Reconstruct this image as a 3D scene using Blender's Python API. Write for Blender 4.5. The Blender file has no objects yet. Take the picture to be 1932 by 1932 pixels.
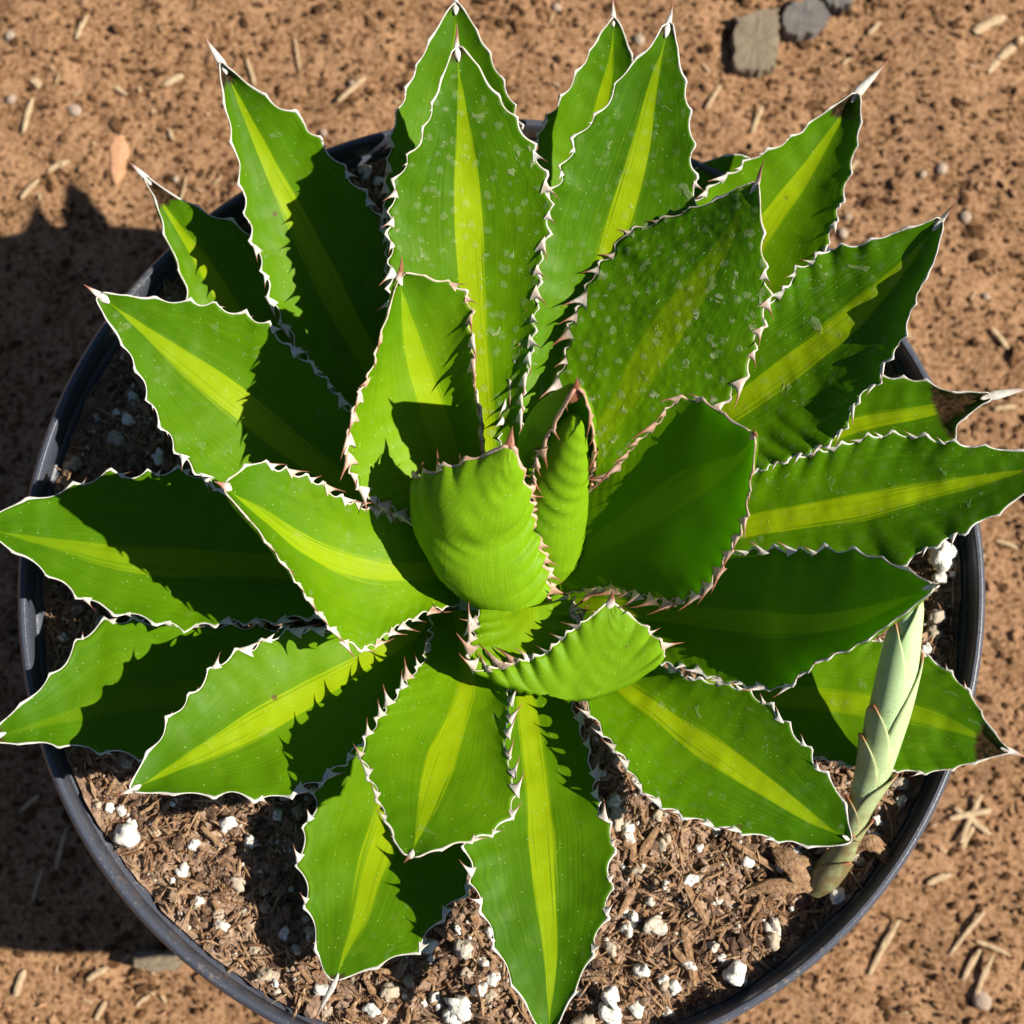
import bpy, bmesh, math, random
import numpy as np
from mathutils import Vector, Matrix
random.seed(7)
RNG = np.random.default_rng(11)
scn = bpy.context.scene
COL = scn.collection

# ------------------------------------------------------------------ camera
ZR = 0.2014                     # height of the pot rim above the ground
RR = 0.190                      # outer radius of the rim
CAMP = np.array([0.0004, -0.4402*RR, ZR+3.2207*RR])
TILT, ROLL, FOV = 0.17443, 0.1218, math.radians(36)
FPX = 966/math.tan(FOV/2)
fwd = np.array([0, math.sin(TILT), -math.cos(TILT)])
upv = np.array([0, math.cos(TILT), math.sin(TILT)])
rgt = np.array([1.0, 0, 0])
cr, sr = math.cos(ROLL), math.sin(ROLL)
xr = rgt*cr + upv*sr            # picture right in the world
yu = -rgt*sr + upv*cr           # picture up in the world
cam = bpy.data.cameras.new("camera"); camo = bpy.data.objects.new("camera", cam); COL.objects.link(camo)
cam.sensor_width = 36; cam.sensor_fit = 'HORIZONTAL'; cam.angle = FOV
cam.clip_start = 0.01; cam.clip_end = 100
M4 = Matrix.Identity(4)
for i, v in enumerate((xr, yu, -fwd)):
    for j in range(3): M4[j][i] = v[j]
for j in range(3): M4[j][3] = CAMP[j]
camo.matrix_world = M4
scn.camera = camo
cam.dof.use_dof = True; cam.dof.focus_distance = 0.56; cam.dof.aperture_fstop = 12
scn.render.resolution_x = 1024; scn.render.resolution_y = 1024

def at(px, py, z):
    """point of the world at height z seen at picture position px,py (0..1932)"""
    d = fwd + xr*((px-966)/FPX) + yu*((966-py)/FPX)
    return CAMP + d*((z-CAMP[2])/d[2])

# ------------------------------------------------------------------ sky, sun
SUN_EL = math.radians(42.9)
sdir = np.array([1.14, 0.0, 0.0]); sdir /= np.linalg.norm(sdir)
SUNV = np.array([sdir[0]*math.cos(SUN_EL), sdir[1]*math.cos(SUN_EL), math.sin(SUN_EL)])
w = bpy.data.worlds.new("World"); scn.world = w; w.use_nodes = True
nt = w.node_tree
sky = nt.nodes.new('ShaderNodeTexSky'); sky.sky_type = 'NISHITA'; sky.sun_disc = False
sky.air_density = 0.7; sky.dust_density = 0.3; sky.sun_elevation = SUN_EL; sky.sun_rotation = math.atan2(SUNV[0], SUNV[1])
nt.links.new(sky.outputs[0], nt.nodes['Background'].inputs[0])
nt.nodes['Background'].inputs[1].default_value = 0.05
sl = bpy.data.lights.new("sun", 'SUN'); sl.energy = 5.0; sl.angle = math.radians(0.5); sl.color = (1, 0.945, 0.83)
so = bpy.data.objects.new("sun", sl); COL.objects.link(so)
so.rotation_euler = Vector(SUNV).to_track_quat('Z', 'Y').to_euler()
scn.view_settings.view_transform = 'Standard'; scn.view_settings.look = 'None'
scn.view_settings.exposure = 0.74; scn.view_settings.gamma = 1
scn.cycles.max_bounces = 8

# ------------------------------------------------------------------ noise in numpy
def vnoise(x, y, seed=0):
    xi = np.floor(x).astype(np.int64); yi = np.floor(y).astype(np.int64)
    fx = x-xi; fy = y-yi
    fx = fx*fx*(3-2*fx); fy = fy*fy*(3-2*fy)
    def h(a, b):
        n = (a*374761393 + b*668265263 + seed*1442695041) & 0xffffffff
        n = ((n ^ (n >> 13))*1274126177) & 0xffffffff
        n = n ^ (n >> 16)
        return (n & 0xffff)/65535.0
    return (h(xi, yi)*(1-fx)+h(xi+1, yi)*fx)*(1-fy) + (h(xi, yi+1)*(1-fx)+h(xi+1, yi+1)*fx)*fy - 0.5
def fbm(x, y, oct=4, seed=0):
    s = 0; a = 1.0
    for k in range(oct):
        s = s + a*vnoise(x*2**k, y*2**k, seed+k*17); a *= 0.55
    return s

# ------------------------------------------------------------------ materials
def newmat(name):
    m = bpy.data.materials.new(name); m.use_nodes = True
    return m, m.node_tree, m.node_tree.nodes['Principled BSDF']
class N:
    """tiny node helper"""
    def __init__(s, nt): s.nt = nt
    def n(s, t, **kw):
        o = s.nt.nodes.new(t)
        for k, v in kw.items():
            if k.startswith('i_'):
                key = k[2:]
                key = int(key) if key.isdigit() else key.replace('_', ' ')
                sock = o.inputs[key]
                if hasattr(v, 'links'): s.nt.links.new(v, sock)
                else: sock.default_value = v
            else: setattr(o, k, v)
        return o
    def math(s, op, a, b=0.0, c=0.0, clamp=False):
        o = s.nt.nodes.new('ShaderNodeMath'); o.operation = op; o.use_clamp = clamp
        for i, v in enumerate((a, b, c)):
            if hasattr(v, 'links'): s.nt.links.new(v, o.inputs[i])
            else: o.inputs[i].default_value = v
        return o.outputs[0]
    def mix(s, f, a, b, blend='MIX'):
        o = s.nt.nodes.new('ShaderNodeMix'); o.data_type = 'RGBA'; o.blend_type = blend
        for sock, v in ((o.inputs[0], f), (o.inputs[6], a), (o.inputs[7], b)):
            if hasattr(v, 'links'): s.nt.links.new(v, sock)
            else: sock.default_value = v if not isinstance(v, tuple) else (*v, 1)
        return o.outputs[2]
    def ramp(s, f, *st):
        o = s.nt.nodes.new('ShaderNodeValToRGB'); e = o.color_ramp.elements
        while len(e) < len(st): e.new(0.5)
        for k, (p, c) in enumerate(st):
            e[k].position = p; e[k].color = (*c, 1) if isinstance(c, tuple) else (c, c, c, 1)
        s.nt.links.new(f, o.inputs[0]); return o.outputs[0]
    def attr(s, name, typ='GEOMETRY'):
        o = s.nt.nodes.new('ShaderNodeAttribute'); o.attribute_name = name; o.attribute_type = typ
        return o
    def noise(s, vec, scale, detail=3, rough=0.5, dist=0):
        o = s.nt.nodes.new('ShaderNodeTexNoise')
        o.inputs['Scale'].default_value = scale; o.inputs['Detail'].default_value = detail
        o.inputs['Roughness'].default_value = rough; o.inputs['Distortion'].default_value = dist
        s.nt.links.new(vec, o.inputs['Vector']); return o.outputs['Fac']
    def vor(s, vec, scale, feat='F1'):
        o = s.nt.nodes.new('ShaderNodeTexVoronoi'); o.feature = feat
        o.inputs['Scale'].default_value = scale
        s.nt.links.new(vec, o.inputs['Vector']); return o
    def scale(s, vec, xyz):
        o = s.nt.nodes.new('ShaderNodeVectorMath'); o.operation = 'MULTIPLY'
        s.nt.links.new(vec, o.inputs[0]); o.inputs[1].default_value = xyz
        return o.outputs[0]
    def bump(s, h, strength, dist, normal=None):
        o = s.nt.nodes.new('ShaderNodeBump'); o.inputs['Strength'].default_value = strength
        o.inputs['Distance'].default_value = dist
        s.nt.links.new(h, o.inputs['Height'])
        if normal is not None: s.nt.links.new(normal, o.inputs['Normal'])
        return o.outputs[0]

def leaf_material():
    m, nt, bs = newmat('leaf_green'); g = N(nt)
    uvn = g.n('ShaderNodeUVMap'); uvn.uv_map = 'uv'
    sep = g.n('ShaderNodeSeparateXYZ'); nt.links.new(uvn.outputs[0], sep.inputs[0])
    U, V = sep.outputs[0], sep.outputs[1]
    au = g.math('ABSOLUTE', g.math('SUBTRACT', U, 0.5))
    geo = g.n('ShaderNodeNewGeometry'); pos = geo.outputs['Position']
    side = g.attr('side').outputs['Fac']
    dust = g.attr('dust', 'OBJECT').outputs['Fac']
    stripe = g.attr('stripe', 'OBJECT').outputs['Fac']
    pale = g.attr('pale', 'OBJECT').outputs['Fac']
    dark = g.attr('dark', 'OBJECT').outputs['Fac']  # deeper green per leaf, on most painting in the shade of grazing light
    glow = g.attr('glow', 'OBJECT').outputs['Fac']
    seed = g.attr('seed', 'OBJECT').outputs['Fac']
    dtip = g.attr('darktip', 'OBJECT').outputs['Fac']
    # lengthwise streak coordinates
    cx = g.n('ShaderNodeCombineXYZ', i_0=g.math('MULTIPLY', U, 60.0), i_1=g.math('MULTIPLY', V, 2.2), i_2=seed)
    st = g.noise(cx.outputs[0], 1.0, 2, 0.5)
    cx2 = g.n('ShaderNodeCombineXYZ', i_0=g.math('MULTIPLY', U, 7.0), i_1=g.math('MULTIPLY', V, 5.0), i_2=seed)
    wob = g.noise(cx2.outputs[0], 1.0, 2, 0.5)
    # stripe half width over the length
    wv = g.ramp(V, (0.0, 0.10), (0.35, 0.085), (0.62, 0.092), (0.8, 0.08), (0.9, 0.06), (0.97, 0.0))
    edge = g.math('ADD', au, g.math('MULTIPLY', g.math('SUBTRACT', st, 0.5), 0.11))
    edge = g.math('ADD', edge, g.math('MULTIPLY', g.math('SUBTRACT', wob, 0.5), 0.03))
    sm = g.math('MULTIPLY_ADD', g.math('SUBTRACT', wv, edge), 42.0, 0.5, clamp=True)
    sm = g.math('MULTIPLY', sm, stripe)
    core = g.math('MULTIPLY_ADD', g.math('SUBTRACT', st, 0.56), -9.0, 1.0, clamp=True)
    core = g.math('MAXIMUM', core, g.math('MULTIPLY_ADD', g.math('SUBTRACT', 0.05, au), 30.0, 0.0, clamp=True))
    sm = g.math('MULTIPLY', sm, g.math('MULTIPLY_ADD', core, 0.65, 0.25))
    # greens
    big = g.noise(pos, 45.0, 3, 0.55)
    mid_ = g.noise(pos, 260.0, 3, 0.6)
    light = g.mix(pale, (0.124, 0.272, 0.0008), (0.235, 0.395, 0.003))
    base = g.mix(g.math('ADD', g.ramp(V, (0.36, 0.0), (0.92, 0.9)), g.math('MULTIPLY', dark, g.ramp(V, (0.1, 0.2), (0.6, 1.2))), clamp=True), light, (0.034, 0.110, 0.0015))
    fib = g.n('ShaderNodeCombineXYZ', i_0=g.math('MULTIPLY', U, 170.0), i_1=g.math('MULTIPLY', V, 9.0), i_2=seed)
    fibn = g.noise(fib.outputs[0], 1.0, 3, 0.6)
    base = g.mix(g.math('MULTIPLY_ADD', g.math('SUBTRACT', fibn, 0.5), 1.2, 0.1, clamp=True), base, (0.055, 0.175, 0.001))
    base = g.mix(g.math('MULTIPLY', g.ramp(au, (0.25, 0.0), (0.5, 1.0)), 0.35), base, (0.055, 0.17, 0.001))
    base = g.mix(g.math('MULTIPLY_ADD', g.math('SUBTRACT', big, 0.5), 1.3, 0.22, clamp=True), base, (0.070, 0.20, 0.001))
    base = g.mix(g.math('MULTIPLY', g.math('MULTIPLY_ADD', g.math('SUBTRACT', st, 0.5), 2.0, 0.3, clamp=True), 0.22), base, (0.21, 0.40, 0.004))
    scol = g.mix(g.ramp(V, (0.6, 0.0), (1.0, 0.6)), (0.33, 0.45, 0.003), (0.15, 0.28, 0.002))
    top = g.mix(sm, base, scol)
    # underside: plain paler green with fine cross lines
    lin = g.n('ShaderNodeCombineXYZ', i_0=g.math('MULTIPLY', U, 9.0), i_1=g.math('MULTIPLY', V, 120.0), i_2=seed)
    cl = g.noise(lin.outputs[0], 1.0, 2, 0.5)
    lin3 = g.n('ShaderNodeCombineXYZ', i_0=g.math('MULTIPLY', U, 110.0), i_1=g.math('MULTIPLY', V, 7.0), i_2=seed)
    cl2 = g.noise(lin3.outputs[0], 1.0, 2, 0.5)
    und = g.mix(g.ramp(cl2, (0.35, 0.0), (0.65, 1.0)), (0.135, 0.31, 0.004), (0.19, 0.39, 0.008))
    und = g.mix(g.math('MULTIPLY', g.ramp(cl, (0.52, 0.0), (0.60, 1.0)), 0.22), und, (0.06, 0.16, 0.015))
    und = g.mix(g.math('MULTIPLY_ADD', g.math('SUBTRACT', big, 0.5), 1.5, 0.3, clamp=True), und, (0.085, 0.23, 0.003))
    und = g.mix(g.math('MULTIPLY', pale, 0.35), und, (0.24, 0.40, 0.008))
    col = g.mix(side, top, und)
    # dried water marks
    v1 = g.vor(g.scale(pos, (1, 1, 1)), 210.0)
    pr = g.noise(pos, 75.0, 3, 0.6)
    n3 = g.noise(pos, 520.0, 4, 0.65)
    mk = g.math('ADD', g.math('MULTIPLY', v1.outputs['Distance'], 1.0), g.math('MULTIPLY', g.math('SUBTRACT', n3, 0.5), 0.9))
    mk = g.math('MULTIPLY_ADD', g.math('SUBTRACT', 0.33, mk), 9.0, 0.0, clamp=True)
    pmask = g.math('MULTIPLY_ADD', g.math('SUBTRACT', pr, 0.60), 8.0, 0.0, clamp=True)
    pmask = g.math('ADD', pmask, g.math('MULTIPLY', dust, 0.35), clamp=True)
    mk = g.math('MULTIPLY', mk, g.math('MULTIPLY', pmask, dust))
    pt = g.math('MULTIPLY_ADD', g.math('SUBTRACT', g.noise(pos, 125.0, 3, 0.65, 0.6), 0.655), 22.0, 0.0, clamp=True)
    pt = g.math('MULTIPLY', pt, g.math('MULTIPLY', dust, 0.8))
    mk = g.math('MAXIMUM', mk, pt)
    mk = g.math('MULTIPLY', mk, g.math('MULTIPLY_ADD', side, -0.8, 1.0))
    col = g.mix(g.math('MULTIPLY', mk, 0.62), col, (0.47, 0.48, 0.30))
    # waxy bloom and grazes
    bl = g.noise(pos, 62.0, 5, 0.72, 0.8)
    col = g.mix(g.math('MULTIPLY', g.math('MULTIPLY_ADD', g.math('SUBTRACT', bl, 0.55), 4.0, 0.0, clamp=True), 0.2), col, (0.26, 0.37, 0.015))
    # tiny pale specks
    v2 = g.vor(pos, 430.0)
    sp = g.math('MULTIPLY_ADD', g.math('SUBTRACT', 0.115, v2.outputs['Distance']), 25.0, 0.0, clamp=True)
    wn = g.n('ShaderNodeSeparateColor'); nt.links.new(v2.outputs['Color'], wn.inputs[0])
    sp = g.math('MULTIPLY', sp, g.math('GREATER_THAN', wn.outputs[0], 0.55))
    col = g.mix(g.math('MULTIPLY', sp, 0.55), col, (0.55, 0.66, 0.25))
    # small brown scars
    v3 = g.vor(pos, 38.0)
    w3 = g.n('ShaderNodeSeparateColor'); nt.links.new(v3.outputs['Color'], w3.inputs[0])
    sc = g.math('MULTIPLY_ADD', g.math('SUBTRACT', 0.055, g.math('ADD', v3.outputs['Distance'], g.math('MULTIPLY', g.math('SUBTRACT', n3, 0.5), 0.06))), 40.0, 0.0, clamp=True)
    sc = g.math('MULTIPLY', sc, g.math('GREATER_THAN', w3.outputs[1], 0.62))
    col = g.mix(g.math('MULTIPLY', sc, 0.8), col, (0.13, 0.07, 0.03))
    # dark horny tip
    dk = g.math('MULTIPLY_ADD', g.math('SUBTRACT', g.math('ADD', V, g.math('MULTIPLY', g.math('SUBTRACT', wob, 0.5), 0.05)), g.math('SUBTRACT', 1.0, dtip)), 60.0, 0.0, clamp=True)
    dk = g.math('MULTIPLY', dk, g.math('MULTIPLY_ADD', side, -1.0, 1.0))
    dcol = g.mix(g.ramp(n3, (0.4, 0.0), (0.7, 1.0)), (0.018, 0.010, 0.007), (0.13, 0.06, 0.03))
    col = g.mix(dk, col, dcol)
    nt.links.new(col, bs.inputs['Base Color'])
    ro = g.math('MULTIPLY_ADD', mk, 0.3, 0.46)
    ro = g.math('ADD', ro, g.math('MULTIPLY', g.math('SUBTRACT', mid_, 0.5), 0.25))
    nt.links.new(ro, bs.inputs['Roughness'])
    bs.inputs['Specular IOR Level'].default_value = 0.09
    bs.inputs['Subsurface Weight'].default_value = 0.0
    h = g.math('ADD', g.math('MULTIPLY', mk, 0.9), g.math('MULTIPLY', mid_, 0.25))
    h = g.math('ADD', h, g.math('MULTIPLY', cl2, g.math('MULTIPLY', side, 0.12)))
    h = g.math('ADD', h, g.math('MULTIPLY', st, 0.18))
    pim = g.vor(g.scale(pos, (1, 1, 1)), 300.0, 'SMOOTH_F1').outputs['Distance']
    rough_leaf = g.attr('bumpy', 'OBJECT').outputs['Fac']
    h = g.math('ADD', h, g.math('MULTIPLY', pim, g.math('MULTIPLY', rough_leaf, -1.2)))
    nt.links.new(g.bump(h, 0.55, 0.0007), bs.inputs['Normal'])
    # a little light passes through the fleshy blade
    tr = g.n('ShaderNodeBsdfTranslucent'); nt.links.new(g.mix(0.4, col, (0.42, 0.85, 0.008)), tr.inputs[0])
    mx = g.n('ShaderNodeMixShader'); nt.links.new(glow, mx.inputs[0])
    nt.links.new(bs.outputs[0], mx.inputs[1]); nt.links.new(tr.outputs[0], mx.inputs[2])
    nt.links.new(mx.outputs[0], nt.nodes['Material Output'].inputs[0])
    return m

def horn_material():
    """white to rust horn of margins, teeth and spines: 'tip' runs 0..1 to the point"""
    m, nt, bs = newmat('horn'); g = N(nt)
    geo = g.n('ShaderNodeNewGeometry'); pos = geo.outputs['Position']
    tip = g.attr('tip').outputs['Fac']; rust = g.attr('rust', 'OBJECT').outputs['Fac']
    n1 = g.noise(pos, 420.0, 3, 0.6); n2 = g.noise(pos, 120.0, 2, 0.5)
    white = g.mix(n1, (0.42, 0.39, 0.34), (0.76, 0.73, 0.66))
    pink = g.mix(n1, (0.42, 0.22, 0.13), (0.66, 0.42, 0.29))
    f = g.math('MULTIPLY_ADD', g.math('SUBTRACT', n2, 0.5), 2.0, rust, clamp=True)
    f = g.math('MULTIPLY', f, g.math('MULTIPLY', rust, 1.6, clamp=True), clamp=True)
    base = g.mix(f, white, pink)
    brown = g.mix(n1, (0.16, 0.05, 0.025), (0.36, 0.13, 0.07))
    tf = g.math('MULTIPLY_ADD', g.math('SUBTRACT', g.math('ADD', tip, g.math('MULTIPLY', rust, 0.35)), 0.50), 3.0, 0.0, clamp=True)
    col = g.mix(tf, base, brown)
    old = g.noise(pos, 900.0, 2, 0.7)
    col = g.mix(g.ramp(old, (0.62, 0.0), (0.75, 0.6)), col, (0.12, 0.09, 0.07))
    nt.links.new(col, bs.inputs['Base Color']); bs.inputs['Roughness'].default_value = 0.5
    nt.links.new(g.bump(n1, 0.5, 0.0006), bs.inputs['Normal'])
    return m

def speck_material(name, stops, scale=160, rough=0.9, bump=0.8, bdist=0.002):
    m, nt, bs = newmat(name); g = N(nt)
    geo = g.n('ShaderNodeNewGeometry'); pos = geo.outputs['Position']
    a = g.noise(pos, scale, 5, 0.65); b = g.noise(pos, scale*0.13, 3, 0.5)
    f = g.math('ADD', g.math('MULTIPLY', a, 0.75), g.math('MULTIPLY', b, 0.25))
    isl = g.math('MULTIPLY', geo.outputs['Random Per Island'], 1.0)
    f = g.math('ADD', f, g.math('MULTIPLY', g.math('SUBTRACT', isl, 0.5), 0.42))
    nt.links.new(g.ramp(f, *stops), bs.inputs['Base Color'])
    bs.inputs['Roughness'].default_value = rough; bs.inputs['Specular IOR Level'].default_value = 0.2
    nt.links.new(g.bump(a, bump, bdist), bs.inputs['Normal'])
    return m

MAT_LEAF = leaf_material(); MAT_HORN = horn_material()
MAT_GROUND = speck_material('dirt', ((0.26, (0.036, 0.016, 0.007)), (0.40, (0.072, 0.033, 0.013)), (0.50, (0.106, 0.050, 0.020)), (0.58, (0.155, 0.077, 0.033)), (0.74, (0.36, 0.205, 0.11))), 380, bump=0.5, bdist=0.002)
MAT_SOIL = speck_material('potting_mix', ((0.28, (0.06, 0.034, 0.022)), (0.46, (0.16, 0.095, 0.062)), (0.60, (0.29, 0.185, 0.125)), (0.78, (0.48, 0.35, 0.25))), 330)
MAT_BARK = speck_material('bark', ((0.28, (0.13, 0.065, 0.035)), (0.5, (0.30, 0.17, 0.09)), (0.75, (0.48, 0.32, 0.19))), 420)
MAT_STRAW = speck_material('straw', ((0.3, (0.34, 0.22, 0.12)), (0.7, (0.60, 0.45, 0.28))), 300)
MAT_CHIP = speck_material('pink_bark', ((0.3, (0.45, 0.22, 0.11)), (0.7, (0.62, 0.35, 0.20))), 200)
MAT_STONE = speck_material('grey_stone', ((0.3, (0.15, 0.115, 0.078)), (0.7, (0.24, 0.19, 0.13))), 120, bump=0.4)
MAT_BLUESTONE = speck_material('blue_stone', ((0.3, (0.09, 0.085, 0.085)), (0.7, (0.17, 0.15, 0.13))), 120, bump=0.5)
MAT_PEBBLE = speck_material('pebble', ((0.3, (0.24, 0.16, 0.11)), (0.7, (0.46, 0.36, 0.28))), 200, 0.8)

def perlite_material():
    m, nt, bs = newmat('perlite'); g = N(nt)
    geo = g.n('ShaderNodeNewGeometry'); pos = geo.outputs['Position']
    v = g.vor(pos, 900.0); n = g.noise(pos, 300.0, 4, 0.6)
    pit = g.math('MULTIPLY_ADD', g.math('SUBTRACT', 0.22, g.math('ADD', v.outputs['Distance'], g.math('MULTIPLY', g.math('SUBTRACT', n, 0.5), 0.7))), 7.0, 0.0, clamp=True)
    inf = g.n('ShaderNodeObjectInfo')
    base = g.mix(g.ramp(inf.outputs['Random'], (0.25, 0.0), (0.6, 1.0)), (0.42, 0.34, 0.25), (0.76, 0.73, 0.67))
    base = g.mix(g.ramp(n, (0.5, 0.0), (0.8, 0.6)), base, (0.50, 0.38, 0.27))
    nt.links.new(g.mix(g.math('MULTIPLY', pit, 0.8), base, (0.17, 0.11, 0.075)), bs.inputs['Base Color'])
    bs.inputs['Roughness'].default_value = 0.9
    nt.links.new(g.bump(g.math('SUBTRACT', n, pit), 0.8, 0.0012), bs.inputs['Normal'])
    return m
MAT_PERL = perlite_material()

def pot_material():
    m, nt, bs = newmat('black_plastic'); g = N(nt)
    geo = g.n('ShaderNodeNewGeometry'); pos = geo.outputs['Position']
    n = g.noise(pos, 500.0, 4, 0.7); b = g.noise(pos, 40.0, 3, 0.6)
    f = g.math('MULTIPLY_ADD', g.math('SUBTRACT', g.math('ADD', n, g.math('MULTIPLY', b, 0.5)), 0.85), 6.0, 0.0, clamp=True)
    nz = g.n('ShaderNodeSeparateXYZ'); nt.links.new(geo.outputs['Normal'], nz.inputs[0])
    col = g.mix(g.math('MULTIPLY', f, 0.75), (0.058, 0.065, 0.088), (0.28, 0.22, 0.17))
    nt.links.new(col, bs.inputs['Base Color'])
    nt.links.new(g.math('MULTIPLY_ADD', f, 0.3, 0.36), bs.inputs['Roughness'])
    nt.links.new(g.bump(n, 0.35, 0.0006), bs.inputs['Normal'])
    return m
MAT_POT = pot_material()

def offset_material():
    m, nt, bs = newmat('offset_green'); g = N(nt)
    uvn = g.n('ShaderNodeUVMap'); uvn.uv_map = 'uv'
    sep = g.n('ShaderNodeSeparateXYZ'); nt.links.new(uvn.outputs[0], sep.inputs[0])
    U, V = sep.outputs[0], sep.outputs[1]
    geo = g.n('ShaderNodeNewGeometry'); pos = geo.outputs['Position']
    n = g.noise(pos, 150.0, 3, 0.6); f = g.noise(pos, 1500.0, 2, 0.5)
    old = g.attr('old', 'OBJECT').outputs['Fac']
    col = g.mix(n, (0.36, 0.52, 0.22), (0.52, 0.68, 0.36))
    col = g.mix(g.math('MULTIPLY', old, g.ramp(n, (0.3, 1.3), (0.7, 0.6)), clamp=True), col, (0.20, 0.15, 0.06))
    fr = g.math('MULTIPLY', g.ramp(f, (0.55, 0.0), (0.62, 1.0)), g.math('MULTIPLY_ADD', V, -0.9, 0.65, clamp=True))
    col = g.mix(fr, col, (0.13, 0.09, 0.04))
    ed = g.attr('red').outputs['Fac']
    col = g.mix(ed, col, (0.38, 0.10, 0.05))
    nt.links.new(col, bs.inputs['Base Color']); bs.inputs['Roughness'].default_value = 0.5
    return m
MAT_OFF = offset_material()

# ------------------------------------------------------------------ mesh helpers
def mesh_obj(name, verts, faces, mat, parent=None, smooth=True, attrs=None, uv=None):
    me = bpy.data.meshes.new(name)
    me.from_pydata([tuple(v) for v in verts], [], [tuple(f) for f in faces])
    if smooth: me.polygons.foreach_set('use_smooth', [True]*len(me.polygons))
    if attrs:
        for k, a in attrs.items():
            at_ = me.attributes.new(k, 'FLOAT', 'POINT'); at_.data.foreach_set('value', np.asarray(a, dtype=np.float32))
    if uv is not None:
        ul = me.uv_layers.new(name='uv')
        li = np.zeros(len(me.loops), dtype=np.int32); me.loops.foreach_get('vertex_index', li)
        ul.data.foreach_set('uv', np.asarray(uv, dtype=np.float32)[li].ravel())
    me.materials.append(mat); me.update()
    o = bpy.data.objects.new(name, me); COL.objects.link(o)
    if parent is not None: o.parent = parent
    return o
def tag(o, label=None, cat=None, group=None, kind=None):
    if label: o['label'] = label
    if cat: o['category'] = cat
    if group: o['group'] = group
    if kind: o['kind'] = kind
    return o
def empty(name, loc, label, cat):
    o = bpy.data.objects.new(name, None); COL.objects.link(o); o.location = loc
    return tag(o, label, cat)
def inst(me, name, M, parent):
    o = bpy.data.objects.new(name, me); COL.objects.link(o)
    o.parent = parent; o.matrix_basis = M
    return o

def spline(pts, n):
    """Catmull-Rom through pts, resampled to n points of equal arc length"""
    P = np.asarray(pts, float)
    if len(P) == 2: return P[0] + (P[1]-P[0])*np.linspace(0, 1, n)[:, None]
    Q = np.vstack([2*P[0]-P[1], P, 2*P[-1]-P[-2]]); out = []
    for i in range(1, len(Q)-2):
        t = np.linspace(0, 1, 24, endpoint=False)[:, None]
        a, b, c, d = Q[i-1], Q[i], Q[i+1], Q[i+2]
        out.append(0.5*((2*b)+(c-a)*t+(2*a-5*b+4*c-d)*t*t+(-a+3*b-3*c+d)*t**3))
    out.append(P[-1:]); out = np.vstack(out)
    s = np.r_[0, np.cumsum(np.linalg.norm(np.diff(out, axis=0), axis=1))]
    k = np.linspace(0, s[-1], n)
    return np.stack([np.interp(k, s, out[:, j]) for j in range(out.shape[1])], 1)
def smooth1(a, it=2):
    a = a.copy()
    for _ in range(it): a[1:-1] = 0.25*a[:-2]+0.5*a[1:-1]+0.25*a[2:]
    return a
def nrm(v): return v/np.maximum(np.linalg.norm(v, axis=-1, keepdims=True), 1e-12)
def curve(vals, n):
    return spline(np.c_[np.linspace(0, 1, len(vals))*1000, vals], n)[:, 1] if len(vals) > 2 else np.linspace(vals[0], vals[1], n)

# ------------------------------------------------------------------ tooth meshes (unit length, shared)
def tooth_mesh(hook, wide, rise):
    ns, k = 8, 7; vs, tp, fs = [], [], []
    for i in range(ns):
        s = i/(ns-1)
        cx, cy, cz = hook*s**1.7, -0.06+1.06*s, rise*s*s
        rx = wide*(1-s)**4.5 + 0.085*(1-s)**0.8+0.002; rz = 0.10*(1-s)**0.9+0.002
        for j in range(k):
            a = 2*math.pi*j/k
            vs.append((cx+rx*math.cos(a), cy, cz+rz*math.sin(a))); tp.append(s)
    for i in range(ns-1):
        for j in range(k):
            a, b = i*k+j, i*k+(j+1) % k
            fs.append((a, b, b+k, a+k))
    fs.append(tuple(range((ns-1)*k, ns*k)))
    me = bpy.data.meshes.new('tooth'); me.from_pydata(vs, [], fs)
    me.polygons.foreach_set('use_smooth', [True]*len(me.polygons))
    a = me.attributes.new('tip', 'FLOAT', 'POINT'); a.data.foreach_set('value', tp)
    me.materials.append(MAT_HORN); me.update(); return me
TEETH = [tooth_mesh(0.30, 0.36, 0.12), tooth_mesh(0.42, 0.42, 0.2), tooth_mesh(0.15, 0.34, 0.08), tooth_mesh(0.55, 0.38, 0.1)]

def sweep(path, e, n, re, rn, k=8):
    """tube around path, half axes re along e and rn along n"""
    m = len(path); vs = np.zeros((m, k, 3)); a = np.arange(k)*2*math.pi/k
    for j in range(k):
        vs[:, j] = path + e*(re*math.cos(a[j]))[:, None] + n*(rn*math.sin(a[j]))[:, None]
    fs = [(i*k+j, i*k+(j+1) % k, (i+1)*k+(j+1) % k, (i+1)*k+j) for i in range(m-1) for j in range(k)]
    fs.append(tuple(range(k))[::-1]); fs.append(tuple((m-1)*k+j for j in range(k)))
    return vs.reshape(-1, 3), fs

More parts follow.
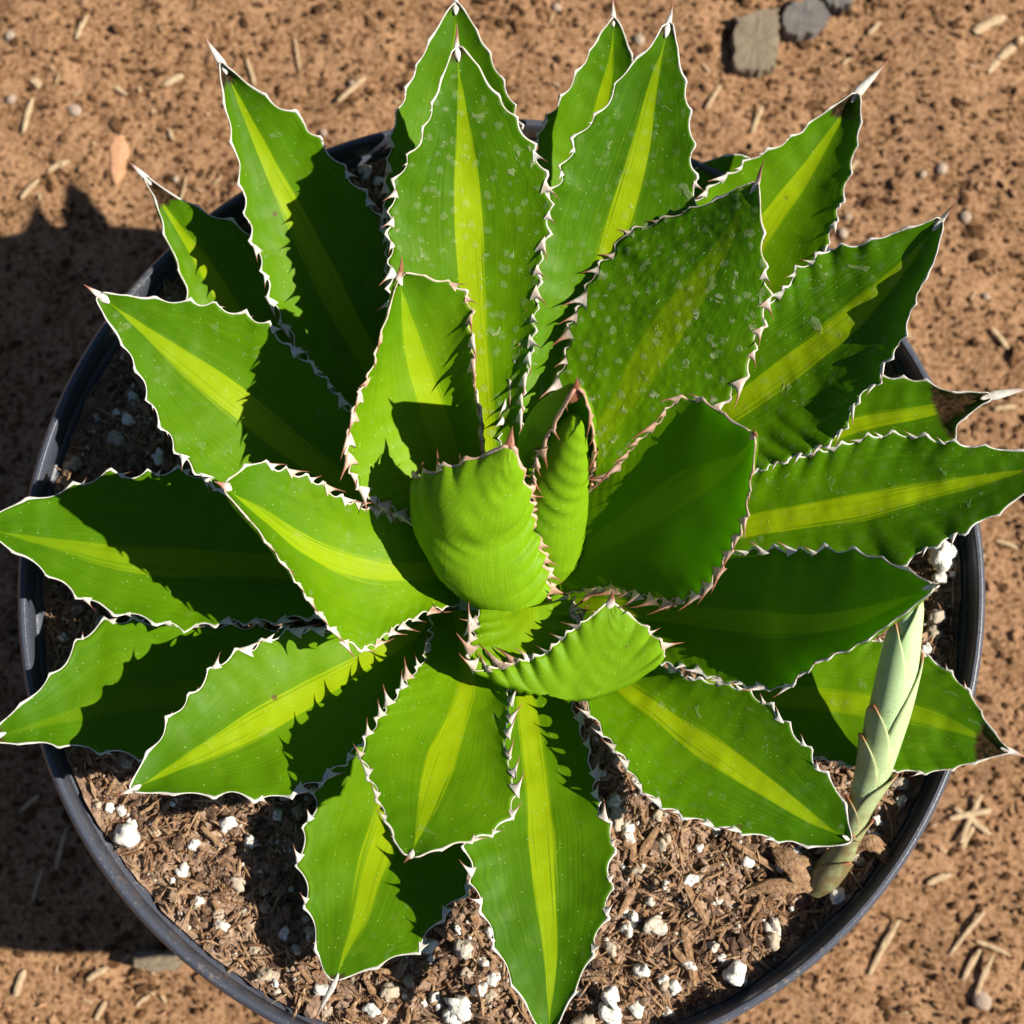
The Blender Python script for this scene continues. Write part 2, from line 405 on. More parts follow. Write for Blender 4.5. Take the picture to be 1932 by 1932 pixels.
KZ = 0.9
def zm(v): return ZR + (v-156)/1000*KZ      # leaf heights are listed for a rim at 156 mm
def build_leaf(root, L=None, R=None, M=None, z=None, lift=(0,0), arcs=None, fan=(0,120), spine=None, zl=None, zr=None, teeth=(0.10, 0.74), sp=8.0, tl=4.2, amp=1.1,
               th=4.4, dust=0.2, stripe=1.0, pale=0.3, dark=0.0, glow=0.27, bumpy=0.0, darktip=0.03, rust=0.1, mw=0.42, tbias=None, pleat=0.14, ridge=0.0,
               srad=1.8, sides=(1, 1), label=None, deflex=0.28, sbase=0.965, back=0):
    NR, NC = 150, 25
    if arcs: return finish_leaf(root, arcs=arcs, fan=fan, spine=spine, teeth=teeth, sp=sp, tl=tl, amp=amp, th=th, dust=dust, stripe=stripe, pale=pale, dark=dark, glow=glow, bumpy=bumpy, darktip=darktip, rust=rust, mw=mw, tbias=tbias, pleat=pleat, ridge=ridge, srad=srad, sides=sides, label=label, deflex=deflex, sbase=sbase, back=back)
    zc = curve([zm(v) for v in z], NR)
    lf = curve([v/1000 for v in lift], NR)
    def lift3(poly, zz):
        p = smooth1(spline(poly, NR), 3)
        return np.array([at(a, b, c) for (a, b), c in zip(p, zz)])
    zL = curve([zm(v) for v in zl], NR) if zl else zc+lf
    zRr = curve([zm(v) for v in zr], NR) if zr else zc+lf
    zL[-1] = zRr[-1] = zc[-1]
    Lw, Rw, Mw = lift3(L, zL), lift3(R, zRr), lift3(M, zc)
    tipp = (Lw[-1]+Rw[-1]+Mw[-1])/3; Lw[-1] = Rw[-1] = Mw[-1] = tipp
    u = np.linspace(-1, 1, NC)
    u = np.sign(u)*(1-(1-np.abs(u))**1.25)      # denser towards the edges
    D = (Rw-Lw)/2; Q = (Rw+Lw)/2-Mw
    G = Mw[:, None]+D[:, None]*u[None, :, None]+Q[:, None]*(u**2)[None, :, None]
    return finish_leaf(root, G=G, u=u, Q=Q, eL=nrm(-D+2*Q), eR=nrm(D+2*Q), spine=spine, teeth=teeth, sp=sp, tl=tl, amp=amp, th=th, dust=dust, stripe=stripe, pale=pale, dark=dark, glow=glow, bumpy=bumpy, darktip=darktip, rust=rust, mw=mw, tbias=tbias, pleat=pleat, ridge=ridge, srad=srad, sides=sides, label=label, deflex=deflex, sbase=sbase, back=back)

def finish_leaf(root, G=None, u=None, Q=None, eL=None, eR=None, arcs=None, fan=None, spine=None, teeth=None, sp=8, tl=4, amp=1, th=3, dust=0, stripe=1, pale=0, dark=0, glow=0.27, bumpy=0, darktip=0, rust=0, mw=1, tbias=None, pleat=0, ridge=0, srad=1, sides=(1, 1), label=None, deflex=.4, sbase=0.965, back=0):
    NR, NC = 150, 25
    if arcs:
        # rolled leaf: (px, py, z, radius in px) rings; fan = (direction of the closed back, half angle)
        u = np.linspace(-1, 1, NC)
        if len(arcs[0]) == 6:
            # rings given by both margins: (Lx, Ly, Rx, Ry, z, half angle)
            A = spline(arcs, NR); zz = [zm(v) for v in A[:, 4]]
            Lp = np.array([at(a[0], a[1], z_) for a, z_ in zip(A, zz)]); Rp = np.array([at(a[2], a[3], z_) for a, z_ in zip(A, zz)])
            hc = (Rp-Lp)/2; hl = np.linalg.norm(hc, axis=1); fo = np.radians(A[:, 5]); rm = hl/np.sin(fo)
            bk = nrm(np.stack([hc[:, 1], -hc[:, 0], 0*hl], -1)); C = (Lp+Rp)/2-bk*(rm*np.cos(fo))[:, None]
            G = C[:, None]+rm[:, None, None]*(np.cos(fo[:, None]*u)[..., None]*bk[:, None]+np.sin(fo[:, None]*u)[..., None]*nrm(hc)[:, None])
        else:
         A = spline([(a, b, c*4, d) for a, b, c, d in arcs], NR)
         C = np.array([at(a, b, zm(c/4)) for a, b, c, d in A]); rm = A[:, 3]/FPX*np.linalg.norm(C-CAMP, axis=1)
         fo = np.radians(np.interp(np.linspace(0, 1, NR), np.linspace(0, 1, len(fan)-1), fan[1:]))
         ph_ = math.radians(fan[0]) + fo[:, None]*u[None]
         G = C[:, None] + rm[:, None, None]*np.stack([np.cos(ph_), np.sin(ph_), 0*ph_], -1)
        Q = C-G[:, NC//2]
        eL = nrm(G[:, 0]-G[:, 1]); eR = nrm(G[:, -1]-G[:, -2])
    Lw, Rw = G[:, 0], G[:, -1]; tipp = G[-1].mean(0); G[-1] = tipp
    # teeth positions and scallop phase on both edges
    hw = np.linalg.norm(np.diff(G, axis=1), axis=2).sum(1)/2
    tees = []; phases = []
    for sgn, E in ((-1, Lw), (1, Rw)):
        s = np.r_[0, np.cumsum(np.linalg.norm(np.diff(E, axis=0), axis=1))]; T = s[-1]
        pos = [teeth[0]*T]
        while pos[-1] < T*0.97:
            f = pos[-1]/T
            pos.append(pos[-1] + sp/1000*(0.72+0.62*f)*random.uniform(0.82, 1.2))
        pos = np.array(pos)
        ph = np.interp(s, pos, np.arange(len(pos)), left=-1)
        ph[s < pos[0]] = (s[s < pos[0]]-pos[0])/(sp/1000*0.7)
        wv = 1-np.abs(np.sin(np.pi*ph))**0.8
        f = s/T
        env = np.clip((1-f)/0.25, 0.0, 1)*np.clip(f/0.08, 0.2, 1)
        phases.append((wv, env, ph)); tees.append([(p, p/T) for p in pos if teeth[0] <= p/T <= teeth[1]+0.14])
    for (wv, env, ph), sgn in zip(phases, (-1, 1)):
        e = eL if sgn < 0 else eR
        wgt = np.clip((sgn*u-0.45)/0.55, 0, 1)**1.6
        G += e[:, None]*((wv-0.45)*env*amp*1.9/1000*np.clip(hw/0.01, 0, 1))[:, None, None]*wgt[None, :, None]
    gt = np.gradient(G, axis=0); gu = np.gradient(G, axis=1)
    nn = nrm(np.cross(gu, gt)); nn[-1] = nn[-2]
    if (np.sum(nn[:, NC//2]*Q) if (arcs or back) else np.sum(nn[..., 2])) < 0: nn = -nn
    # transverse pleats under the teeth
    for (wv, env, ph), sgn in zip(phases, (-1, 1)):
        wgt = np.clip((sgn*u-0.25)/0.75, 0, 1)**1.5
        rip = (1.9*(1-np.abs(np.sin(np.pi*(ph[:, None] + 0.5+1.1*(1-np.abs(u))[None, :])))**0.75)-0.75)*env[:, None]*wgt[None, :]
        G += nn*(rip*pleat/1000)[..., None]
    if ridge:
        tt_ = np.linspace(0, 1, NR)[:, None]
        cusp = (1-np.abs(np.sin(np.pi*(tt_*13 + 2.6*(u[None]-0.1)))))**1.6*np.exp(-((u[None]-0.05-0.35*(tt_-.5))/0.30)**2)
        cusp = cusp + 0.8*(1-np.abs(np.sin(np.pi*(tt_*12 - 2.2*u[None]))))**1.6*np.clip((u[None]-.45)/.3, 0, 1) + 0.5*(1-np.abs(np.sin(np.pi*(tt_*12 + 2.2*u[None]))))**1.6*np.clip((-u[None]-.5)/.3, 0, 1)
        blot = np.clip(0.9+2.2*fbm(np.linspace(0, 5, NR)[:, None]+0*u[None], u[None]*2.2+0*np.linspace(0, 1, NR)[:, None], 2, 8), 0, 1.4)
        G -= nn*(cusp*blot*np.clip(1.25-np.linspace(0, 1, NR), 0, 1)[:, None]*(1-np.abs(u)**8)[None]*ridge/1000)[..., None]
    X = G*60+random.random()*50
    G += nn*(fbm(X[..., 0], X[..., 1], 3, 5)*0.0016)[..., None]
    t = np.linspace(0, 1, NR)
    tt = (th/1000)*(1.25-0.75*t)
    prof = np.sqrt(np.clip(1-np.abs(u)**2.2, 0, 1))*0.95+0.05
    thick = tt[:, None]*prof[None, :]*np.clip(hw/0.006, 0.12, 1)[:, None]
    thick[:, 0] = thick[:, -1] = 0.0005
    B = G-nn*thick[..., None]
    vs = np.vstack([G.reshape(-1, 3), B.reshape(-1, 3)]); off = NR*NC
    fs = []
    for i in range(NR-1):
        for j in range(NC-1):
            a = i*NC+j
            fs.append((a, a+1, a+NC+1, a+NC)); fs.append((off+a, off+a+NC, off+a+NC+1, off+a+1))
        a = i*NC; b = i*NC+NC-1
        fs.append((a, a+NC, off+a+NC, off+a)); fs.append((b, off+b, off+b+NC, b+NC))
    fs.append(tuple(range(NC)) + tuple(off+NC-1-j for j in range(NC)))
    uu = np.tile((u+1)/2, NR); vv = np.repeat(t, NC)
    uv = np.c_[np.r_[uu, uu], np.r_[vv, vv]]
    side = np.r_[np.zeros(off), np.ones(off)]
    loc = np.array(root.location)
    leaf = mesh_obj('leaf', vs-loc, fs, MAT_LEAF, root, attrs={'side': side}, uv=uv)
    for k_, v_ in (('dust', dust), ('stripe', stripe), ('pale', max(0, pale+random.uniform(-.12, .12))), ('bumpy', bumpy), ('darktip', darktip), ('seed', random.random()*90), ('dark', dark), ('glow', glow)):
        leaf[k_] = float(v_)
    if label: leaf['label'] = label
    # margins and teeth
    for idx, (col_, sgn) in enumerate(((0, -1), (NC-1, 1))):
        P = (G[:, col_]+B[:, col_])/2; n_ = nn[:, col_]
        tg = nrm(np.gradient(P, axis=0)); e = nrm(np.cross(tg, n_)); 
        if np.sum(e*(P-(G[:, NC//2]))) < 0: e = -e
        wv, env, ph = phases[idx]
        wid = (mw*(0.78+1.1*(np.clip(wv, 0, 1)**2.2)*env)*np.where(t > 0.8, 1+(t-0.8)*2.6, 1))/1000*(1+0.25*np.sin(t*57+idx))
        wid[-4:] *= np.linspace(1, 0.6, 4)
        pv, pf = sweep(P+e*(wid*0.2)[:, None], e, n_, wid, wid*0.62, 8)
        if sides[idx]:
            mo = mesh_obj('margin', pv-loc, pf, MAT_HORN, leaf, attrs={'tip': np.repeat(np.clip((t-0.93)/0.07, 0, 1)*0.3, 8)})
            mo['rust'] = float(rust)
        else: continue
        s = np.r_[0, np.cumsum(np.linalg.norm(np.diff(P, axis=0), axis=1))]
        T = s[-1]
        for p, f in tees[idx]:
            i = min(int(round(np.interp(f, s/T, np.arange(NR)))), NR-2)
            if hw[i] < 0.004: continue
            base = P[i]
            small = f > teeth[1]
            ln = 1.6*tl/1000*random.uniform(0.6, 1.2)*(1.0 if f < 0.55 else 1.0-(f-0.55)*1.3)
            if small: ln *= 0.42
            b = -tg[i]; ee = nrm(e[i]+b*deflex*random.uniform(0.3, 1.2)+n_[i]*random.uniform(0.0, 0.3)); ee = nrm(ee+np.array(tbias[idx])) if tbias else ee; bb = nrm(b-ee*np.dot(b, ee)); nz = np.cross(bb, ee)
            if np.dot(nz, n_[i]) < 0: nz = -nz
            mm = Matrix.Identity(4)
            for c, v in enumerate((bb, ee, nz)):
                for r_ in range(3): mm[r_][c] = v[r_]*ln
            for r_ in range(3): mm[r_][3] = base[r_]-loc[r_]
            o = inst(random.choice(TEETH), 'tooth', mm, leaf); o['rust'] = float(min(1, max(0, rust+random.uniform(-.05, .25))))
    # terminal spine
    if spine is not None:
        ts = int(NR*sbase)
        p0 = G[ts, NC//2]*0.4+(G[ts, 0]+G[ts, -1])*0.3; p1 = tipp; p2 = at(spine[0], spine[1], zm(spine[2]))
        path = spline([p0, p1, p1*0.5+p2*0.5+nn[-2, NC//2]*0.0004, p2], 26)
        tg = nrm(np.gradient(path, axis=0)); n_ = nn[-3, NC//2]; e = nrm(np.cross(tg, n_)); n2 = nrm(np.cross(e, tg))
        s = np.linspace(0, 1, 26)
        rad = srad/1000*np.clip(1.0-s, 0, 1)**1.15*np.clip(0.12+s*3.6, 0, 1)+0.00006
        pv, pf = sweep(path, e, n2, rad, rad*0.5, 10)
        so_ = mesh_obj('spine', pv-loc, pf, MAT_HORN, leaf, attrs={'tip': np.repeat(np.clip(s*1.1-0.15+0.4*rust, 0, 1), 10)})
        so_['rust'] = float(rust)
    return leaf

# ------------------------------------------------------------------ ground
POTC = np.array([0.0, 0.0])
def ground_h(x, y):
    return (fbm(x*14, y*14, 3, 3)*0.006 + fbm(x*80, y*80, 3, 9)*0.0020 + fbm(x*330, y*330, 2, 21)*0.0008) - 0.002
nG = 470
q = np.linspace(-1, 1, nG); gx = 0.62*q + 5.4*np.sign(q)*np.clip(np.abs(q)-0.86, 0, 1)**1.6*8
X, Y = np.meshgrid(gx, gx+0.03); Z = ground_h(X, Y)
ids = np.arange(nG*nG).reshape(nG, nG)
F = np.stack([ids[:-1, :-1], ids[:-1, 1:], ids[1:, 1:], ids[1:, :-1]], -1).reshape(-1, 4)
ground = mesh_obj('ground', np.stack([X, Y, Z], -1).reshape(-1, 3), F.tolist(), MAT_GROUND)
tag(ground, kind='structure')

ico = bmesh.new(); bmesh.ops.create_icosphere(ico, subdivisions=1, radius=1)
ICOV = np.array([v.co[:] for v in ico.verts]); ICOF = np.array([[v.index for v in f.verts] for f in ico.faces]); ico.free()
ico = bmesh.new(); bmesh.ops.create_icosphere(ico, subdivisions=3, radius=1)
ICO3V = np.array([v.co[:] for v in ico.verts]); ICO3F = [[v.index for v in f.verts] for f in ico.faces]; ico.free()
OCTV = np.array([(1,0,0),(-1,0,0),(0,1,0),(0,-1,0),(0,0,1),(0,0,-1)], float)
OCTF = np.array([(0,2,4),(2,1,4),(1,3,4),(3,0,4),(2,0,5),(1,2,5),(3,1,5),(0,3,5)])
def rand_rots(n, flat=1.0):
    a = RNG.uniform(0, 2*np.pi, n); b = RNG.normal(0, 0.5*flat, n); c = RNG.normal(0, 0.5*flat, n)
    ca, sa, cb, sb, cc, sc = np.cos(a), np.sin(a), np.cos(b), np.sin(b), np.cos(c), np.sin(c)
    Rz = np.zeros((n, 3, 3)); Rz[:, 0, 0] = ca; Rz[:, 0, 1] = -sa; Rz[:, 1, 0] = sa; Rz[:, 1, 1] = ca; Rz[:, 2, 2] = 1
    Ry = np.zeros((n, 3, 3)); Ry[:, 0, 0] = cb; Ry[:, 0, 2] = sb; Ry[:, 2, 0] = -sb; Ry[:, 2, 2] = cb; Ry[:, 1, 1] = 1
    Rx = np.zeros((n, 3, 3)); Rx[:, 1, 1] = cc; Rx[:, 1, 2] = -sc; Rx[:, 2, 1] = sc; Rx[:, 2, 2] = cc; Rx[:, 0, 0] = 1
    return Rz@Ry@Rx
def scatter(name, P, S, base, faces, mat, parent, jit=0.3, flat=1.0, smooth=False):
    """many small lumps at P with half sizes S joined in one mesh"""
    n = len(P); k = len(base)
    V = base[None]*S[:, None, :]*(1+RNG.uniform(-jit, jit, (n, k, 3)))
    V = np.einsum('nij,nkj->nki', rand_rots(n, flat), V) + P[:, None]
    Fs = (faces[None]+(np.arange(n)*k)[:, None, None]).reshape(-1, faces.shape[1])
    return tag(mesh_obj(name, V.reshape(-1, 3), Fs.tolist(), mat, parent, smooth), kind='stuff')

# loose crumbs of dirt, too many to count
n = 34000
P = np.c_[RNG.uniform(-.42, .42, n), RNG.uniform(-.40, .46, n)]
r = np.hypot(P[:, 0], P[:, 1]); P = P[r > 0.155]; n = len(P)
sz = RNG.lognormal(-6.75, 0.45, n)
S = sz[:, None]*np.c_[RNG.uniform(0.8, 1.7, n), RNG.uniform(.7, 1.1, n), RNG.uniform(.35, .6, n)]
scatter('dirt_crumbs', np.c_[P, ground_h(P[:, 0], P[:, 1])+sz*0.12], S, ICOV, ICOF, MAT_GROUND, ground)

def lump_mesh(name, mat, V, F, rough, seed, smooth=True):
    n = V/np.linalg.norm(V, axis=1, keepdims=True)
    d = 1+rough*(fbm(n[:, 0]*1.7+seed, n[:, 1]*1.7+n[:, 2]*1.3+seed*2, 3, seed))
    d *= 1-0.16*np.clip(np.abs(n@nrm(np.array([1, .4, .2]))), .7, 1)
    W = n*d[:, None]
    me = bpy.data.meshes.new(name); me.from_pydata([tuple(v) for v in W], [], [tuple(f) for f in F])
    me.polygons.foreach_set('use_smooth', [smooth]*len(me.polygons)); me.materials.append(mat); me.update(); return me
def chip_mesh(name, mat, seed, taper=0.4, bend=0.1):
    """splinter of bark or straw: five irregular cross sections"""
    rr = random.Random(seed); vs = []; ns = 6
    for i in range(ns):
        x = -1+2*i/(ns-1); wd = (1-taper*abs(x)**3)*rr.uniform(.75, 1.15); hh = rr.uniform(.7, 1.1)*(1-0.4*abs(x)**3); yy = bend*(1-x*x)+rr.uniform(-.06, .06); sk = rr.uniform(-.08, .08)
        for a, b in ((-1, -.5), (-.8, .55), (.1, .9), (.9, .45), (1, -.5)):
            vs.append((x+sk*a, yy+a*wd, b*hh))
    k = 5; fs = [(i*k+j, i*k+(j+1) % k, (i+1)*k+(j+1) % k, (i+1)*k+j) for i in range(ns-1) for j in range(k)]
    fs += [tuple(range(k))[::-1], tuple((ns-1)*k+j for j in range(k))]
    me = bpy.data.meshes.new(name); me.from_pydata(vs, [], fs); me.materials.append(mat); me.update(); return me
def place(me, name, p, size, yaw, parent, tilt=(0, 0)):
    from mathutils import Euler
    M = Matrix.Translation(Vector(p)-Vector(parent.location)) @ Euler((tilt[0], tilt[1], yaw)).to_matrix().to_4x4() @ Matrix.Diagonal((*size, 1))
    return inst(me, name, M, parent)
def gpt(px, py, dz=0.0):
    p = at(px, py, 0.0); p[2] = ground_h(p[0], p[1])+dz; return p
def yaw_px(a, b, z):
    A, B = at(*a, z), at(*b, z); d = B-A
    return math.atan2(d[1], d[0]), np.linalg.norm(d)/2, (A+B)/2
STRAW = [chip_mesh('straw_bit', MAT_STRAW, s, .35, .3) for s in range(4)]
GCHIP = [chip_mesh('wood_chip', MAT_STRAW, s+20, .5, .1) for s in range(3)]
PINK = [chip_mesh('bark_chip', MAT_CHIP, s+30, .8, .1) for s in range(2)]
PEB = [lump_mesh('pebble', MAT_PEBBLE, ICOV, ICOF, .5, s) for s in range(4)]
def stick(a, b, wpx, meshes=STRAW, name='straw_bit', parent=None, z=0.0, dz=0.002, thick=.5):
    parent = parent or ground
    yw, hl, mid = yaw_px(a, b, z)
    wd = wpx/2/FPX*np.linalg.norm(mid-CAMP)
    zz = (ground_h(mid[0], mid[1]) if parent is ground else soil_h(mid[0], mid[1]))
    return place(random.choice(meshes), name, (mid[0], mid[1], zz+dz), (hl, wd, wd*thick), yw, parent, (0, random.uniform(-.06, .06)))
for a, b, wp in (((1838, 62), (1898, 30), 16), ((1865, 135), (1932, 70), 15), ((1335, 205), (1360, 160), 8), ((1420, 250), (1440, 200), 9), ((640, 195), (690, 150), 10),
                 ((1640, 1840), (1695, 1735), 12), ((1790, 1800), (1855, 1720), 8), ((1835, 1885), (1868, 1800), 11), ((1800, 1525), (1865, 1575), 11), ((1810, 1590), (1850, 1500), 10), ((1790, 1545), (1868, 1530), 11), ((1815, 1600), (1835, 1560), 9),
                 ((1815, 1848), (1845, 1790), 12), ((1838, 1775), (1900, 1800), 9), ((1750, 1668), (1795, 1650), 13), ((30, 1880), (45, 1830), 11), ((165, 1850), (205, 1825), 12), ((255, 1900), (280, 1880), 8),
                 ((180, 1925), (200, 1890), 9), ((45, 250), (62, 185), 10), ((40, 375), (72, 340), 9), ((90, 320), (130, 302), 11), ((60, 150), (75, 165), 14), ((145, 75), (165, 30), 9), ((350, 330), (330, 420), 5),
                 ((240, 175), (215, 160), 8), ((310, 160), (345, 140), 12), ((465, 110), (480, 160), 7), ((555, 70), (565, 130), 5), ((1700, 1050), (1760, 1040), 8), ((1880, 1020), (1920, 1035), 7),
                 ((1870, 620), (1900, 660), 9), ((1720, 640), (1700, 600), 7), ((1880, 770), (1920, 765), 9), ((1660, 510), (1690, 500), 10), ((1540, 60), (1560, 40), 11), ((1660, 40), (1640, 60), 9), ((1600, 330), (1620, 300), 8),
                 ((40, 1530), (75, 1500), 8), ((105, 1640), (125, 1560), 8), ((60, 1700), (80, 1640), 6), ((135, 1520), (160, 1480), 7)):
    stick(a, b, wp)
for i in range(62):
    px, py = random.choice([(random.uniform(1480, 1960), random.uniform(-20, 700)), (random.uniform(-20, 760), random.uniform(-20, 440)), (random.uniform(1640, 1960), random.uniform(1200, 1960)), (random.uniform(880, 1450), random.uniform(-20, 220)), (random.uniform(-20, 330), random.uniform(1800, 1960))])
    a = random.uniform(0, 6.28); L_ = random.uniform(6, 24)
    stick((px, py), (px+math.cos(a)*L_, py+math.sin(a)*L_), random.uniform(3, 6.5), random.choice([STRAW, GCHIP, PINK]), 'wood_chip')
o = stick((222, 235), (216, 342), 34, PINK, 'bark_chip', thick=.2)
for px, py, rp in ((1205, 75, 14), (1050, 12, 11), (20, 70, 12), (1590, 440, 12), (1600, 410, 9), (1710, 520, 9), (1775, 320, 14), (1822, 410, 14), (1740, 330, 10), (665, 160, 9), (600, 300, 11), (480, 245, 8), (330, 335, 8), (1860, 560, 8), (1850, 1885, 20), (1850, 1050, 8), (20, 185, 12), (140, 205, 14), (610, 250, 9)):
    p = gpt(px, py, 0.001); k = rp/FPX*np.linalg.norm(p-CAMP)
    place(random.choice(PEB), 'pebble', p, (k*random.uniform(.9, 1.2), k, k*.6), random.uniform(0, 6), ground)

def slab(name, pts, hgt, mat, label, z0=0.0):
    """flat broken stone lying half sunk in the dirt"""
    P0 = np.array([at(*p, 0.0) for p in pts]+[at(*pts[0], 0.0)]); P = np.vstack([P0[i]+(P0[i+1]-P0[i])*np.linspace(0, 1, 6)[:-1, None] for i in range(len(P0)-1)]); P = P+RNG.normal(0, .0007, P.shape)*[1, 1, 0]
    c = P.mean(0); k = len(P); vs = []; rings = ((1.0, -0.01), (1.0, hgt*.55), (0.985, hgt*.85), (0.95, hgt), (.6, hgt*1.03), (.3, hgt*1.0))
    for s, zz in rings:
        for i_, p in enumerate(P):
            j = 1+0.03*random.uniform(-1, 1)
            vs.append((c[0]+(p[0]-c[0])*s*j-c[0], c[1]+(p[1]-c[1])*s*j-c[1], zz+random.uniform(-.0003, .0003)))
    fs = [(r_*k+i, r_*k+(i+1) % k, (r_+1)*k+(i+1) % k, (r_+1)*k+i) for r_ in range(len(rings)-1) for i in range(k)]
    fs.append(tuple((len(rings)-1)*k+i for i in range(k)))
    o = mesh_obj(name, vs, fs, mat, smooth=False); o.location = (c[0], c[1], 0)
    return tag(o, label, 'stone')
slab('flat_stone', [(1386, 40), (1425, 30), (1463, 24), (1468, 60), (1466, 100), (1458, 136), (1425, 143), (1384, 138), (1377, 90)], .006, MAT_STONE, 'tan flat squarish stone lying in the dirt at the upper right of the pot')
slab('flat_stone', [(1470, 30), (1500, 10), (1540, 2), (1560, 35), (1545, 65), (1500, 78), (1475, 70)], .006, MAT_BLUESTONE, 'dark bluish grey stone right beside the tan flat stone in the dirt')
slab('flat_stone', [(1545, -20), (1600, -25), (1610, 5), (1585, 25), (1560, 20)], .005, MAT_BLUESTONE, 'small bluish grey stone cut by the top edge, farthest right of the stones')
slab('flat_stone', [(255, 1795), (300, 1790), (345, 1795), (342, 1822), (300, 1832), (262, 1820)], .012, MAT_STONE, 'pale stone lying in the dirt against the lower left of the black pot')

# ------------------------------------------------------------------ pot
pot = empty('nursery_pot', (0, 0, 0), 'round black plastic nursery pot holding the agave, its rim dusted with dirt', 'pot')
def lathe(name, prof, mat, parent, k=220, closed=False, wob=0.0):
    a = np.arange(k)*2*math.pi/k
    vs = []
    for (r_, z_) in prof:
        for t_ in a:
            rr = r_*(1+wob*math.sin(3*t_+1)+wob*.6*math.sin(7*t_))
            vs.append((rr*math.cos(t_), rr*math.sin(t_), z_))
    m = len(prof)
    fs = [(i*k+j, i*k+(j+1) % k, ((i+1) % m)*k+(j+1) % k, ((i+1) % m)*k+j) for i in range(m if closed else m-1) for j in range(k)]
    return mesh_obj(name, vs, fs, mat, parent)
lathe('rim', [(RR-.0010, ZR-.012), (RR+.0003, ZR-.005), (RR+.0001, ZR-.0026), (RR-.0006, ZR-.0010), (RR-.0016, ZR-.0002), (RR-.0024, ZR), (RR-.0026, ZR-.0002), (RR-.0028, ZR), (RR-.0033, ZR-.0004), (RR-.0038, ZR-.0014), (RR-.0041, ZR-.003), (RR-.0044, ZR-.011), (RR-.003, ZR-.0135)], MAT_POT, pot, 260, True, .0016)
lathe('pot_wall', [(RR-.0028, ZR-.0136), (RR-.0055, ZR-.03), (RR-.022, .012), (RR-.024, .003), (0.02, .002), (0.02, .0035), (RR-.026, .005), (RR-.0245, .013), (RR-.0076, ZR-.03), (RR-.0046, ZR-.0136)], MAT_POT, pot, 200, True, .0012)

# ------------------------------------------------------------------ potting soil
def soil_h(x, y):
    r = np.hypot(x, y)
    return ZR-0.0150 + 0.005*np.clip(1-r/.18, 0, 1) + fbm(x*45, y*45, 3, 31)*0.008 + fbm(x*200, y*200, 3, 41)*0.0034
nr_, na_ = 150, 420
rad = np.linspace(0.0005, RR-.0059, nr_); ang = np.arange(na_)*2*np.pi/na_
Rg, Ag = np.meshgrid(rad, ang, indexing='ij'); X = Rg*np.cos(Ag); Y = Rg*np.sin(Ag)
ids = np.arange(nr_*na_).reshape(nr_, na_); nx = np.roll(ids, -1, 1)
F = np.stack([ids[:-1], nx[:-1], nx[1:], ids[1:]], -1).reshape(-1, 4).tolist()+[list(range(na_))[::-1]]
soil = mesh_obj('potting_soil', np.stack([X, Y, soil_h(X, Y)], -1).reshape(-1, 3), F, MAT_SOIL)
tag(soil, 'dark brown potting mix of bark shreds and white perlite filling the pot', 'soil')
def disc(n, r0=.03, r1=RR-.0078):
    r = np.sqrt(RNG.uniform(r0*r0, r1*r1, n)); a = RNG.uniform(0, 2*np.pi, n); return r*np.cos(a), r*np.sin(a)
x, y = disc(17000); n = len(x); sz = RNG.lognormal(-7.05, .45, n)
S = sz[:, None]*np.c_[RNG.uniform(.9, 2.2, n), RNG.uniform(.6, 1.1, n), RNG.uniform(.4, .8, n)]
scatter('soil_crumbs', np.c_[x, y, soil_h(x, y)+sz*.4], S, ICOV, ICOF, MAT_SOIL, soil)
x, y = disc(15000); n = len(x)
ln = RNG.lognormal(-5.6, .5, n); wd = RNG.uniform(.00016, .0007, n)
scatter('bark_shreds', np.c_[x, y, soil_h(x, y)+RNG.uniform(0.0003, .0024, n)], np.c_[ln, wd, wd*.8], OCTV*np.array([1, 1.3, 1.3]), OCTF, MAT_BARK, soil, .25, .55)
x, y = disc(2200); n = len(x); sz = RNG.uniform(.0004, .0011, n)
scatter('perlite_grains', np.c_[x, y, soil_h(x, y)+sz*.6], sz[:, None]*np.c_[np.ones(n)*1.2, np.ones(n), np.ones(n)*.8], ICOV, ICOF, MAT_PERL, soil, .25)
PERL = [lump_mesh('perlite_lump', MAT_PERL, ICO3V, ICO3F, .72, s+5) for s in range(8)]
PSM = [lump_mesh('perlite_lump', MAT_PERL, ICOV, ICOF, .55, s+15, False) for s in range(5)]
CHIP = [chip_mesh('bark_chip', MAT_BARK, s+60, .45, .12) for s in range(6)]
def spt(px, py):
    z = ZR-.015
    for _ in range(3):
        p = at(px, py, z); z = float(soil_h(p[0], p[1]))
    return p, z
def perl(px, py, rp, big=True):
    p, z = spt(px, py)
    if math.hypot(p[0], p[1]) > RR-.0075-rp/FPX*.45: return
    k = rp/FPX*np.linalg.norm(p-CAMP)
    place(random.choice(PERL if big else PSM), 'perlite_lump', (p[0], p[1], z+k*.5+.0002), (k*random.uniform(.95, 1.25), k*random.uniform(.8, 1.0), k*random.uniform(.7, .9)), random.uniform(0, 6.28), soil, (random.uniform(-.5, .5), random.uniform(-.5, .5)))
